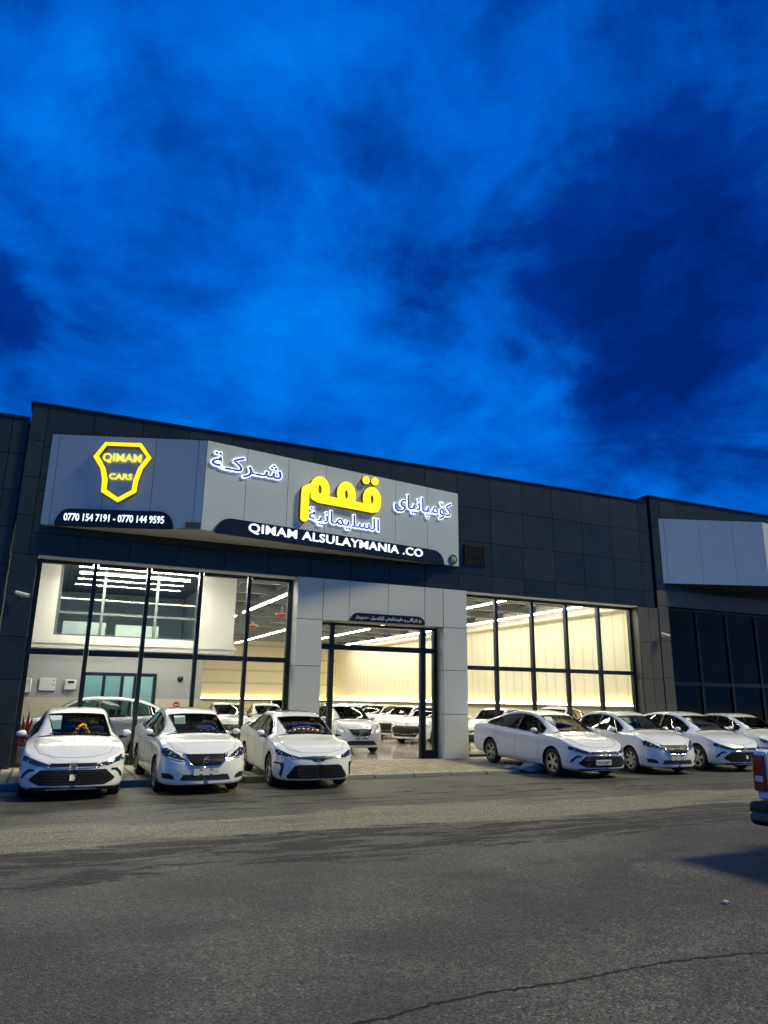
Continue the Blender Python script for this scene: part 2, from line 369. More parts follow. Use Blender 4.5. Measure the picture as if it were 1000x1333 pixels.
def tube(bm, pts, rad, seg=6, mi=0, closed=False):
    pts = [Vector(p) for p in pts]; n = len(pts); rings = []
    for i, p in enumerate(pts):
        a = pts[(i-1) % n] if (i > 0 or closed) else p; c = pts[(i+1) % n] if (i < n-1 or closed) else p
        t = (c-a).normalized() if (c-a).length > 1e-9 else Vector((1, 0, 0))
        ref = Vector((0, 0, 1)) if abs(t.z) < .9 else Vector((1, 0, 0))
        s = t.cross(ref).normalized(); u = s.cross(t)
        rr = rad[i] if isinstance(rad, (list, tuple)) else rad
        rings.append([bm.verts.new(p+s*math.cos(2*math.pi*k/seg)*rr+u*math.sin(2*math.pi*k/seg)*rr) for k in range(seg)])
    m = n if closed else n-1
    for i in range(m):
        A, B = rings[i], rings[(i+1) % n]
        for k in range(seg):
            f = bm.faces.new((A[k], A[(k+1) % seg], B[(k+1) % seg], B[k])); f.material_index = mi
    if not closed:
        bm.faces.new(rings[0][::-1]).material_index = mi; bm.faces.new(rings[-1]).material_index = mi
def lathe(bm, prof, seg=32, axis='Y', mi=0, center=(0, 0, 0)):
    rings = []
    for (r, h) in prof:
        ring = []
        for k in range(seg):
            a = 2*math.pi*k/seg; c, s = math.cos(a)*r, math.sin(a)*r
            p = {'Y': (c, h, s), 'Z': (c, s, h), 'X': (h, c, s)}[axis]
            ring.append(bm.verts.new(Vector(p)+Vector(center)))
        rings.append(ring)
    for A, B in zip(rings, rings[1:]):
        for k in range(seg): bm.faces.new((A[k], A[(k+1) % seg], B[(k+1) % seg], B[k])).material_index = mi
    return rings
def prism(bm, poly, d0, d1, mi=0):
    """polygon in local x,y extruded from z=d0 to d1"""
    n = len(poly); a = [bm.verts.new((x, y, d0)) for x, y in poly]; b = [bm.verts.new((x, y, d1)) for x, y in poly]
    bm.faces.new(a[::-1]).material_index = mi; bm.faces.new(b).material_index = mi
    for i in range(n): bm.faces.new((a[i], a[(i+1) % n], b[(i+1) % n], b[i])).material_index = mi
def recalc(bm): bmesh.ops.recalc_face_normals(bm, faces=bm.faces)

# --- lettering
AR = {'ـ': '0640 0640 0640 0640', 'ا': 'FE8D FE8E', 'ب': 'FE8F FE90 FE91 FE92', 'ة': 'FE93 FE94', 'ت': 'FE95 FE96 FE97 FE98', 'د': 'FEA9 FEAA', 'ر': 'FEAD FEAE', 'ز': 'FEAF FEB0',
      'س': 'FEB1 FEB2 FEB3 FEB4', 'ش': 'FEB5 FEB6 FEB7 FEB8', 'ك': 'FED9 FEDA FEDB FEDC', 'ک': 'FB8E FB8F FB90 FB91', 'گ': 'FB92 FB93 FB94 FB95',
      'ل': 'FEDD FEDE FEDF FEE0', 'م': 'FEE1 FEE2 FEE3 FEE4', 'ن': 'FEE5 FEE6 FEE7 FEE8', 'ه': 'FEE9 FEEA FEEB FEEC', 'و': 'FEED FEEE', 'ی': 'FBFC FBFD FBFE FBFF',
      'ي': 'FEF1 FEF2 FEF3 FEF4', 'پ': 'FB56 FB57 FB58 FB59', 'ۆ': 'FBD9 FBDA', 'ە': 'FEE9 FEEA', 'ێ': 'FBFC FBFD FBFE FBFF', 'ئ': 'FE89 FE8A FE8B FE8C'}
def shape_ar(s):
    out = []
    for i, c in enumerate(s):
        if c not in AR: out.append(c); continue
        f = AR[c].split()
        pj = i > 0 and s[i-1] in AR and len(AR[s[i-1]].split()) == 4
        nj = len(f) == 4 and i+1 < len(s) and s[i+1] in AR
        k = 3 if (pj and nj) else 1 if pj else 2 if nj else 0
        out.append(chr(int(f[k], 16)))
    return ''.join(out[::-1])
def text_mesh(s, boxr, depth, offset=0.0, shear=0.0, z0=0.0, space=1.0):
    """lettering fitted to the box (x0,x1,y0,y1); returns a mesh datablock in local x,y with thickness in z"""
    c = bpy.data.curves.new('t', 'FONT'); c.body = s; c.size = 1.0; c.offset = offset; c.extrude = .02; c.shear = shear; c.resolution_u = 3; c.space_character = space
    o = bpy.data.objects.new('t', c); COL.objects.link(o)
    bpy.context.view_layer.update()
    dg = bpy.context.evaluated_depsgraph_get(); me = bpy.data.meshes.new_from_object(o.evaluated_get(dg))
    bpy.data.objects.remove(o); bpy.data.curves.remove(c)
    co = np.empty(len(me.vertices)*3); me.vertices.foreach_get('co', co); co = co.reshape(-1, 3)
    lo, hi = co.min(0), co.max(0); x0, x1, y0, y1 = boxr
    off_x = offset
    co[:, 0] = x0+(co[:, 0]-lo[0])/(hi[0]-lo[0])*(x1-x0); co[:, 1] = y0+(co[:, 1]-lo[1])/(hi[1]-lo[1])*(y1-y0)
    co[:, 2] = z0+(co[:, 2]-lo[2])/(hi[2]-lo[2])*depth
    me.vertices.foreach_set('co', co.reshape(-1)); me.update()
    return me
def text_obj(name, s, boxr, depth, m, parent, matrix, offset=0.0, shear=0.0, z0=0.0, space=1.0):
    me = text_mesh(s, boxr, depth, offset, shear, z0, space); me.name = name; me.materials.clear(); me.materials.append(m)
    return link(bpy.data.objects.new(name, me), parent, matrix)
def stroke_letters(name, strokes, half, depth, m, parent, matrix, z0=0.0, cell=.022):
    """broad round strokes merged into one outline (marching squares), then given thickness"""
    P = [np.array(s, float) for s in strokes]
    allp = np.concatenate(P); lo = allp.min(0)-half-2*cell; hi = allp.max(0)+half+2*cell
    nx, ny = int((hi[0]-lo[0])/cell)+1, int((hi[1]-lo[1])/cell)+1
    gx = lo[0]+np.arange(nx)*cell; gy = lo[1]+np.arange(ny)*cell
    X, Y = np.meshgrid(gx, gy, indexing='ij'); D = np.full(X.shape, 1e9)
    for s in P:
        if len(s) == 1: D = np.minimum(D, np.hypot(X-s[0, 0], Y-s[0, 1])); continue
        for a, b in zip(s, s[1:]):
            d = b-a; t = np.clip(((X-a[0])*d[0]+(Y-a[1])*d[1])/max(d@d, 1e-12), 0, 1)
            D = np.minimum(D, np.hypot(X-a[0]-t*d[0], Y-a[1]-t*d[1]))
    D = D-half; bm = bmesh.new(); cache = {}
    def V(key, x, y):
        if key not in cache: cache[key] = bm.verts.new((x, y, z0+depth))
        return cache[key]
    for i in range(nx-1):
        for j in range(ny-1):
            cs = [(i, j), (i+1, j), (i+1, j+1), (i, j+1)]; vals = [D[c] for c in cs]
            if min(vals) >= 0: continue
            poly = []
            for k in range(4):
                a, b = cs[k], cs[(k+1) % 4]; va, vb = vals[k], vals[(k+1) % 4]
                if va < 0: poly.append(V(a, gx[a[0]], gy[a[1]]))
                if (va < 0) != (vb < 0):
                    t = va/(va-vb); key = (min(a, b), max(a, b))
                    poly.append(V(key, gx[a[0]]+t*(gx[b[0]]-gx[a[0]]), gy[a[1]]+t*(gy[b[1]]-gy[a[1]])))
            if len(poly) >= 3: bm.faces.new(poly)
    g = bmesh.ops.extrude_face_region(bm, geom=bm.faces[:])
    for v in g['geom']:
        if isinstance(v, bmesh.types.BMVert): v.co.z = z0
    recalc(bm)
    return mesh_obj(name, bm, m, parent, matrix=matrix)

# ------------------------------------------------------------------ ground
def build_ground():
    bm = bmesh.new()
    xs = [-300, -60, -20, 0, 20, 60, 300]; ys = [-300, -60, -25, -10, 0, 40, 300]
    g = [[bm.verts.new((x, y, 0)) for y in ys] for x in xs]
    for i in range(len(xs)-1):
        for j in range(len(ys)-1): bm.faces.new((g[i][j], g[i+1][j], g[i+1][j+1], g[i][j+1]))
    tag(mesh_obj('road', bm, M['asphalt']), kind='structure')
    bm = bmesh.new(); box(bm, -60, 70, -3.62, -.02, -.2, .07)
    tag(mesh_obj('pavement', bm, M['paving']), kind='structure')
    # kerb stones: blue and yellow paint at the left, plain low edging by the entrance
    bm = bmesh.new(); x = -40.0; k = 0
    while x < 62:
        L = 1.0
        if 6.0 <= x < 10.5: h, mi = .075, 2
        else: h, mi = .125, (0 if -4 < x < 2.7 else 1 if 2.7 <= x < 6 else 0 if k % 4 < 2 else 1)
        if 10.9 < x+.5 < 12.2: x += L; k += 1; continue
        j = random.uniform(-.012, .012)
        box(bm, x+.006, x+L-.006, -3.80+j, -3.61+j, -.1, h+random.uniform(-.006, .006), mi, .014)
        x += L; k += 1
    tag(mesh_obj('kerb', bm, [M['kerb_blue'], M['kerb_yellow'], M['kerb_plain']]), kind='structure')
    # the long crack
    bm = bmesh.new(); prev = None
    key = [(-1.5, -15.35), (.6, -15.32), (1.3, -15.28), (1.96, -15.25), (2.3, -15.19), (2.62, -15.17), (3.0, -15.20), (3.4, -15.22), (3.8, -15.2), (4.16, -15.2), (4.62, -15.25), (5.0, -15.33), (6.5, -15.3), (9, -15.4)]
    for a, b in zip(key, key[1:]):
        n = max(3, int(abs(b[0]-a[0])/.035))
        for t in range(n):
            s = t/n; x = a[0]+(b[0]-a[0])*s; y = a[1]+(b[1]-a[1])*s+random.uniform(-.014, .014); w = random.uniform(.004, .017)
            cur = (bm.verts.new((x, y-w, .003)), bm.verts.new((x, y+w, .003)))
            if prev: bm.faces.new((prev[0], cur[0], cur[1], prev[1]))
            prev = cur
    tag(mesh_obj('road_crack', bm, M['crack']), kind='structure')
build_ground()

# ------------------------------------------------------------------ showroom building
GL = .20        # glass plane
def panels(bm, xs, zs, y, t=.03, gap=.016, skip=None):
    for i in range(len(xs)-1):
        for j in range(len(zs)-1):
            if skip and skip(xs[i], xs[i+1], zs[j], zs[j+1]): continue
            v = box(bm, xs[i]+gap/2, xs[i+1]-gap/2, y, y+t, zs[j]+gap/2, zs[j+1]-gap/2, random.choice((0, 0, 1, 2)))
            for q in v: q.co.y += random.uniform(-.0035, .0035)
def frange(a, b, n): return [a+(b-a)*i/n for i in range(n+1)]

ROOF = 8.98; HEAD = 5.06
bld = thing('car_showroom', 'dark clad car showroom with tall lit windows and pale grey entrance portal', 'building', (0, 0, 0))
def build_showroom():
    # upper cladding
    xs = [-.78] + frange(.33, 5.25, 4) + [6.5, 7.75, 9.0, 10.2, 11.4, 12.67, 13.92, 15.19, 16.46, 17.78, 19.08]
    bm = bmesh.new(); panels(bm, xs, [HEAD, 5.62, 6.70, 7.85, ROOF], -.2); mesh_obj('cladding', bm, DARK3, bld)
    bm = bmesh.new(); box(bm, -1.16, 19.6, -.168, .12, HEAD+.012, ROOF-.004); box(bm, -1.16, 19.6, .12, .45, HEAD+.3, ROOF-.004); mesh_obj('wall', bm, M['clad_seam'], bld)
    bm = bmesh.new(); box(bm, -1.22, 19.5, -.235, .45, ROOF, ROOF+.05); mesh_obj('coping', bm, M['clad_dark'], bld)
    # left pilaster
    bm = bmesh.new(); panels(bm, [-1.16, -.78], frange(5.06, ROOF, 4), -.2); panels(bm, [-1.16, -.56], frange(.07, 5.06, 5), -.2)
    mesh_obj('pilaster', bm, DARK3, bld)
    bm = bmesh.new(); box(bm, -1.15, -.565, -.168, .4, .07, 5.05); mesh_obj('pilaster_core', bm, M['clad_seam'], bld)
    # right pilaster: panels with warm light put into the colour, a deep return beside the window
    bm = bmesh.new(); zz = [.07, 1.3, 2.55, 3.8, 5.05]
    panels(bm, [18.78, 19.25], zz, -.2); panels(bm, [19.25, 19.7], zz, -.2)
    for a, b in zip(zz, zz[1:]): box(bm, 18.765, 18.795, -.164, .19, a+.006, b-.006)
    mesh_obj('pilaster', bm, [M['clad_tan_lit']]*3, bld)
    bm = bmesh.new(); box(bm, 18.797, 19.69, -.168, .4, .07, 5.05); mesh_obj('pilaster_core', bm, M['clad_seam'], bld)
    bm = bmesh.new(); panels(bm, [19.08, 19.58], [HEAD, 5.62, 6.70, 7.85, ROOF], -.2); mesh_obj('cladding', bm, DARK3, bld)
    # portal
    bm = bmesh.new(); zc = [.07, 1.33, 2.6, 3.88, HEAD]
    panels(bm, [6.1, 6.86], zc, -.36, .03); panels(bm, [10.76, 11.6], zc, -.36, .03)
    panels(bm, [6.86, 7.66, 8.9, 10.12, 10.76], [3.88, HEAD], -.36, .03)
    for x0, x1 in ((6.1, 6.86), (10.76, 11.6)):
        for a, b in zip(zc, zc[1:]):
            box(bm, x0+.002, x0+.03, -.327, .17, a+.006, b-.006); box(bm, x1-.03, x1-.002, -.327, .17, a+.006, b-.006)
    box(bm, 6.87, 10.75, -.327, .17, 3.884, 3.91)
    mesh_obj('entrance_portal', bm, [M['clad_grey'], M['clad_grey2'], M['clad_grey']], bld)
    bm = bmesh.new(); box(bm, 6.135, 6.825, -.325, .3, .07, HEAD-.01); box(bm, 10.795, 11.565, -.325, .3, .07, HEAD-.01); box(bm, 6.83, 10.79, -.325, .3, 3.915, HEAD-.01)
    mesh_obj('portal_core', bm, M['clad_seam'], bld)
    # window soffit strips at the head (pale)
    for x0, x1 in ((-.55, 6.09), (11.61, 18.76)):
        bm = bmesh.new(); box(bm, x0, x1, -.19, GL-.06, HEAD-.03, HEAD+.010); wso = mesh_obj('window_soffit', bm, M['plaster'], bld)
        bm = bmesh.new(); box(bm, x0+.1, x1-.1, .33, .39, 4.985, 5.02); mesh_obj('hidden_fill_strip', bm, M['led'], wso)  # unseen strip behind the top rail, added to brighten the cars and walls inside
    # windows
    def window(xs, z0, zt, z1):
        bm = bmesh.new(); w = .05
        for i, x in enumerate(xs): box(bm, x-w*(1.3 if i in (0, len(xs)-1) else 1), x+w*(1.3 if i in (0, len(xs)-1) else 1), GL-.07, GL+.07, z0, z1)
        for z, h in ((z0+.04, .04), (zt, .065), (z1-.045, .045)):
            for a, b in zip(xs, xs[1:]): box(bm, a+.066, b-.066, GL-.06, GL+.06, z-h, z+h)
        o = mesh_obj('window', bm, M['frame'], bld)
        bm = bmesh.new()
        for a, b in zip(xs, xs[1:]):
            for za, zb in ((z0+.08, zt-.065), (zt+.065, z1-.09)):
                v = [bm.verts.new(p) for p in ((a+.05, GL, za), (b-.05, GL, za), (b-.05, GL, zb), (a+.05, GL, zb))]; bm.faces.new(v)
        mesh_obj('glass', bm, M['pane'], o)
    window([-.52, .80, 2.13, 3.50, 4.84, 6.04], .07, 2.75, HEAD-.03)
    window([11.66, 13.01, 14.44, 15.85, 17.26, 18.72], .07, 2.73, HEAD-.03)
    # entrance: open doorway between posts, sidelights and a transom light
    bm = bmesh.new(); y0, y1 = .02, .16
    for x, w in ((6.93, .05), (7.31, .07), (10.27, .085), (10.69, .065)): box(bm, x-w, x+w, y0, y1, .07, 3.87)
    for a, b in ((6.985, 7.235), (7.385, 10.18), (10.36, 10.62)): box(bm, a, b, y0+.01, y1-.01, 3.10, 3.25); box(bm, a, b, y0+.01, y1-.01, 3.79, 3.868)
    box(bm, 10.36, 10.62, y0+.01, y1-.01, .08, .30)
    o = mesh_obj('door_frame', bm, M['frame'], bld)
    bm = bmesh.new()
    for a, b, za, zb in ((6.98, 7.24, .1, 3.1), (6.98, 7.24, 3.25, 3.79), (7.38, 10.19, 3.25, 3.79), (10.35, 10.63, .3, 3.1), (10.35, 10.63, 3.25, 3.79)):
        bm.faces.new([bm.verts.new(p) for p in ((a, .09, za), (b, .09, za), (b, .09, zb), (a, .09, zb))])
    mesh_obj('glass', bm, M['pane'], o)
    # louvred vent in the cladding
    bm = bmesh.new()
    for k in range(10): box(bm, 11.66, 12.36, -.245, -.20, 5.93+k*.066, 5.93+k*.066+.03)
    box(bm, 11.63, 11.66, -.25, -.2, 5.9, 6.6); box(bm, 12.36, 12.39, -.25, -.2, 5.9, 6.6)
    mesh_obj('louvre_vent', bm, M['clad_seam'], bld)
    # ---- interior shell
    YB, XW, XL, CE = 33.0, 20.0, -1.3, 5.95
    bm = bmesh.new(); box(bm, XL, XW, -.01, YB, -.12, .075); mesh_obj('showroom_floor', bm, M['tiles'], bld)
    bm = bmesh.new(); box(bm, XW, XW+.25, .42, YB, 0, 6.3); mesh_obj('side_wall', bm, M['cream_panel'], bld)
    bm = bmesh.new(); box(bm, XL, XW, YB, YB+.25, 0, 6.3); mesh_obj('back_wall', bm, M['cream_panel_x'], bld)
    bm = bmesh.new(); box(bm, XL-.2, XL, .42, YB, 0, 6.3); mesh_obj('side_wall', bm, M['plaster'], bld)
    bm = bmesh.new(); box(bm, XL-.2, XW+.2, .46, YB+.2, CE+.02, CE+.2); mesh_obj('roof_deck', bm, M['deck'], bld)
    bm = bmesh.new()
    for k in range(12): box(bm, 5.4, XW-.01, 2.2+k*2.6, 2.36+k*2.6, CE-.34, CE+.015)
    mesh_obj('roof_beam', bm, M['purlin'], bld)
    bm = bmesh.new()
    for k in range(9): box(bm, 6.0+k*1.65, 6.08+k*1.65, .5, YB-.02, CE-.17, CE-.02)
    mesh_obj('purlin', bm, M['purlin'], bld)
    # pale plaster band at the top of the side wall
    bm = bmesh.new(); box(bm, XW-.55, XW-.005, .47, YB-.01, 5.15, 5.45); mesh_obj('ceiling_cornice', bm, M['plaster'], bld)
    # lit cove and rail round the hall
    bm = bmesh.new(); box(bm, XW-.13, XW-.004, .5, YB-.2, 1.45, 1.60); box(bm, 5.5, XW-.14, YB-.13, YB-.004, 1.45, 1.60); rl = mesh_obj('wall_rail', bm, M['rail'], bld)
    bm = bmesh.new(); box(bm, XW-.115, XW-.055, .55, YB-.25, 1.603, 1.625); box(bm, 5.55, XW-.2, YB-.115, YB-.055, 1.603, 1.625); mesh_obj('cove_light', bm, M['cove'], rl)
    # ---- mezzanine block on the left
    bm = bmesh.new(); YM = 4.0
    box(bm, -1.29, .0, YM, YM+.2, 3.45, 5.94); box(bm, 4.17, 5.36, YM, YM+.2, 3.45, 5.94); box(bm, .0, 4.17, YM, YM+.2, 5.62, 5.94)
    box(bm, 5.16, 5.36, YM+.2, 14, 3.45, 5.94); box(bm, -1.29, 5.36, 13.8, 14.0, 0.08, 5.94)
    mz = mesh_obj('mezzanine_wall', bm, M['plaster'], bld)
    bm = bmesh.new(); box(bm, -1.29, 5.42, YM-.06, YM+.25, 3.06, 3.20); box(bm, -1.29, 5.46, YM-.10, YM+.2, 3.20, 3.30); box(bm, -1.29, 5.40, YM-.04, YM+.22, 3.30, 3.45)
    mesh_obj('cornice', bm, M['plaster'], mz)
    bm = bmesh.new(); box(bm, -1.29, 5.36, YM+.26, 13.79, 3.05, 3.3); mesh_obj('mezzanine_floor', bm, M['plaster'], mz)
    bm = bmesh.new()
    for a, b, za, zb in ((-1.29, .95, .08, 3.05), (3.06, 4.45, .08, 3.05), (.95, 3.06, 2.40, 3.05)): box(bm, a, b, YM+.02, YM+.2, za, zb)
    box(bm, 4.25, 4.45, YM+.2, 13.7, .08, 3.04)
    mesh_obj('lower_wall', bm, M['plaster_grey'], mz)
    for a, b in ((-1.28, .93), (3.08, 4.46)): bm = bmesh.new(); box(bm, a, b, YM-.02, YM+.019, .08, 1.66); mesh_obj('marble_dado', bm, M['marble'], mz)
    # office window on the upper floor
    bm = bmesh.new()
    for x in (.04, 1.28, 2.86, 4.13): box(bm, x-.04, x+.04, YM+.02, YM+.1, 3.45, 5.62)
    for a, b in ((.08, 1.24), (1.32, 2.82), (2.90, 4.09)): box(bm, a, b, YM+.025, YM+.095, 4.10, 4.17); box(bm, a, b, YM+.025, YM+.095, 3.45, 3.50)
    ow = mesh_obj('office_window', bm, M['alu'], mz)
    bm = bmesh.new(); bm.faces.new([bm.verts.new(p) for p in ((.05, YM+.06, 3.46), (4.12, YM+.06, 3.46), (4.12, YM+.06, 5.62), (.05, YM+.06, 5.62))]); mesh_obj('glass', bm, M['office_pane'], ow)
    bm = bmesh.new(); box(bm, -1.0, 5.1, 12.9, 13.0, 3.31, 5.9)
    for k in range(4): box(bm, .3+k*1.2, .42+k*1.2, 12.8, 12.9, 3.4, 5.8)
    mesh_obj('office_back_wall', bm, M['plaster_grey'], mz)
    bm = bmesh.new(); box(bm, .4, 4.6, 4.6, 5.0, 5.88, 5.92); mesh_obj('office_lamp_and_fill', bm, M['office_fill'], mz)  # out-of-sight glowing panel added to brighten the upper office
    bm = bmesh.new(); box(bm, .25, 1.55, 6.0, 6.5, 3.31, 4.05); box(bm, 1.9, 3.3, 6.4, 6.9, 3.31, 4.05); mesh_obj('office_desk', bm, M['white_box'], mz)
    # ground floor office doorway
    bm = bmesh.new()
    for x, w in ((.98, .05), (1.55, .045), (2.07, .045), (2.45, .05), (3.02, .05)): box(bm, x-w, x+w, YM-.03, YM+.12, .08, 2.36)
    box(bm, .94, 3.06, YM-.032, YM+.122, 2.30, 2.40)
    od = mesh_obj('office_door', bm, M['frame'], mz)
    bm = bmesh.new()
    for a, b in ((1.03, 1.505), (1.6, 2.025)): bm.faces.new([bm.verts.new(p) for p in ((a, YM+.05, .1), (b, YM+.05, .1), (b, YM+.05, 2.3), (a, YM+.05, 2.3))])
    mesh_obj('glass', bm, M['office_pane'], od)
    bm = bmesh.new(); box(bm, -1.2, 4.2, 7.4, 7.5, .08, 3.0); box(bm, .2, .3, YM+.25, 7.4, .08, 3.0); mesh_obj('office_wall', bm, M['frosted'], mz)
    bm = bmesh.new(); box(bm, .5, 3.9, 5.0, 5.3, 2.98, 3.02); box(bm, .5, 3.9, 6.5, 6.8, 2.98, 3.02); mesh_obj('office_lamp_and_fill', bm, M['room_light'], mz)
build_showroom()

# ------------------------------------------------------------------ neighbours
def build_neighbours():
    nb = thing('neighbour_building', 'dark panelled building at the left edge, lower than the showroom', 'building')
    bm = bmesh.new(); xs = [-9.1, -8.2, -7.3, -6.4, -5.5, -4.6, -3.7, -2.8, -2.03, -1.56, -1.20]; panels(bm, xs, frange(.07, 8.55, 9), -.1); mesh_obj('cladding', bm, DARK3, nb)
    bm = bmesh.new(); box(bm, -9.1, -1.21, -.068, 9, .0, 8.54); mesh_obj('wall', bm, M['clad_seam'], nb)
    bm = bmesh.new(); box(bm, -9.15, -1.19, -.13, 9, 8.55, 8.62); mesh_obj('coping', bm, M['clad_dark'], nb)
    nb = thing('neighbour_building', 'unlit dark building at the right with black windows and a blank prow board', 'building')
    X0 = 19.72
    bm = bmesh.new(); xs = [X0, 20.2]+frange(21.1, 46.3, 18)
    panels(bm, xs, [5.72, 6.9, 8.05, 9.22], -.22); mesh_obj('cladding', bm, DARK3, nb)
    bm = bmesh.new(); panels(bm, xs, [5.14, 5.72], -.22); panels(bm, [X0, 20.2], frange(.07, 5.14, 4), -.22); mesh_obj('cladding', bm, [M['clad_tan_lit']]*3, nb)
    bm = bmesh.new(); box(bm, X0, 46.3, -.188, .3, 5.145, 9.21); box(bm, X0+.01, 20.19, -.188, .3, .07, 5.14); box(bm, X0+.55, 46.3, .3, 20, 5.4, 9.1)
    mesh_obj('wall', bm, M['clad_seam'], nb)
    bm = bmesh.new(); box(bm, X0-.1, 46.3, -.26, .3, 9.22, 9.28); mesh_obj('coping', bm, M['clad_dark'], nb)
    bm = bmesh.new(); xs = [20.25, 21.75, 23.3, 24.9, 26.5, 28.1, 29.7, 31.3, 33, 34.6, 36.2, 37.8, 39.4, 41, 42.6, 44.2, 46]
    for x in xs: box(bm, x-.05, x+.05, -.06, .06, .07, 5.13)
    for a, b in zip(xs, xs[1:]): box(bm, a+.05, b-.05, -.05, .05, 2.35, 2.48); box(bm, a+.05, b-.05, -.05, .05, 5.03, 5.13); box(bm, a+.05, b-.05, -.05, .05, .07, .17)
    w = mesh_obj('window', bm, M['frame'], nb)
    bm = bmesh.new()
    for a, b in zip(xs, xs[1:]):
        for za, zb in ((.17, 2.35), (2.48, 5.03)): bm.faces.new([bm.verts.new(p) for p in ((a+.05, 0, za), (b-.05, 0, za), (b-.05, 0, zb), (a+.05, 0, zb))])
    mesh_obj('glass', bm, M['pane_dark'], w)
    bm = bmesh.new(); box(bm, 20.5, 46, 6, 6.2, 0, 5.3); box(bm, 20.28, 46, .2, 6, 5.2, 5.38); box(bm, 20.28, 46, .2, 6, -.1, .08); box(bm, 45.8, 46, .2, 6, .08, 5.2); box(bm, 21.2, 21.35, 1.5, 6, .08, 5.2); box(bm, 22.2, 24.0, 4.0, 4.2, 2.5, 4.3); mesh_obj('inner_wall', bm, M['plaster_grey'], nb)
    bm = bmesh.new(); box(bm, 26.05, 26.05+.42, -.075, -.068, 1.68, 2.05) if False else box(bm, 24.98+.28, 25.62, -.012, -.006, 1.72, 2.16); tag(mesh_obj('paper_notice', bm, M['plate']), 'small white paper notice stuck on the dark window of the right building', 'notice')
    # blank prow board
    sg = thing('sign_board', 'blank pale prow-shaped fascia board on the right-hand building', 'sign board')
    prow(sg, (20.08, -.22), (23.9, -1.62), (32.4, -.25), 5.98, 8.42, [.2, 1.55, 2.85, 4.0], [1.2, 2.4, 3.6, 4.8, 6.0, 7.2], M['sign_white'], M['clad_seam'])
def face_matrix(A, B):
    t = Vector((B[0]-A[0], B[1]-A[1], 0)).normalized(); n = Vector((t.y, -t.x, 0))
    m = Matrix.Identity(4)
    for i in range(3): m[i][0] = t[i]; m[i][1] = (0, 0, 1)[i]; m[i][2] = n[i]
    m[0][3], m[1][3] = A[0], A[1]
    return m
def prow(root, A, B, Cc, z0, z1, seamsL, seamsR, m, msoff):
    """two tall fascia faces meeting in a point in front of the wall, and the soffit under them"""
    mats = []
    for (P, Q, seams) in ((A, B, seamsL), (B, Cc, seamsR)):
        L = math.hypot(Q[0]-P[0], Q[1]-P[1]); mt = face_matrix(P, Q); mats.append(mt)
        bm = bmesh.new(); s = [0.0]+[v for v in seams if v < L-.1]+[L]
        for a, b in zip(s, s[1:]): box(bm, a+.006, b-.006, z0, z1, -.03, 0)
        box(bm, .02, L-.02, z0+.01, z1-.01, -.06, -.032, 1)
        mesh_obj('fascia', bm, [m, M['clad_seam']], root, matrix=mt)
    for name, za, zb, mm in (('soffit', z0-.025, z0-.003, msoff), ('top_cap', z1+.003, z1+.03, M['clad_dark'])):
        bm = bmesh.new(); poly = [(A[0], A[1]+.01), (B[0], B[1]), (Cc[0], Cc[1]), (Cc[0], -.19 if Cc[1] < -.2 else Cc[1]+.01)]
        prism(bm, poly, za, zb); recalc(bm); mesh_obj(name, bm, mm, root)
    return mats
build_neighbours()

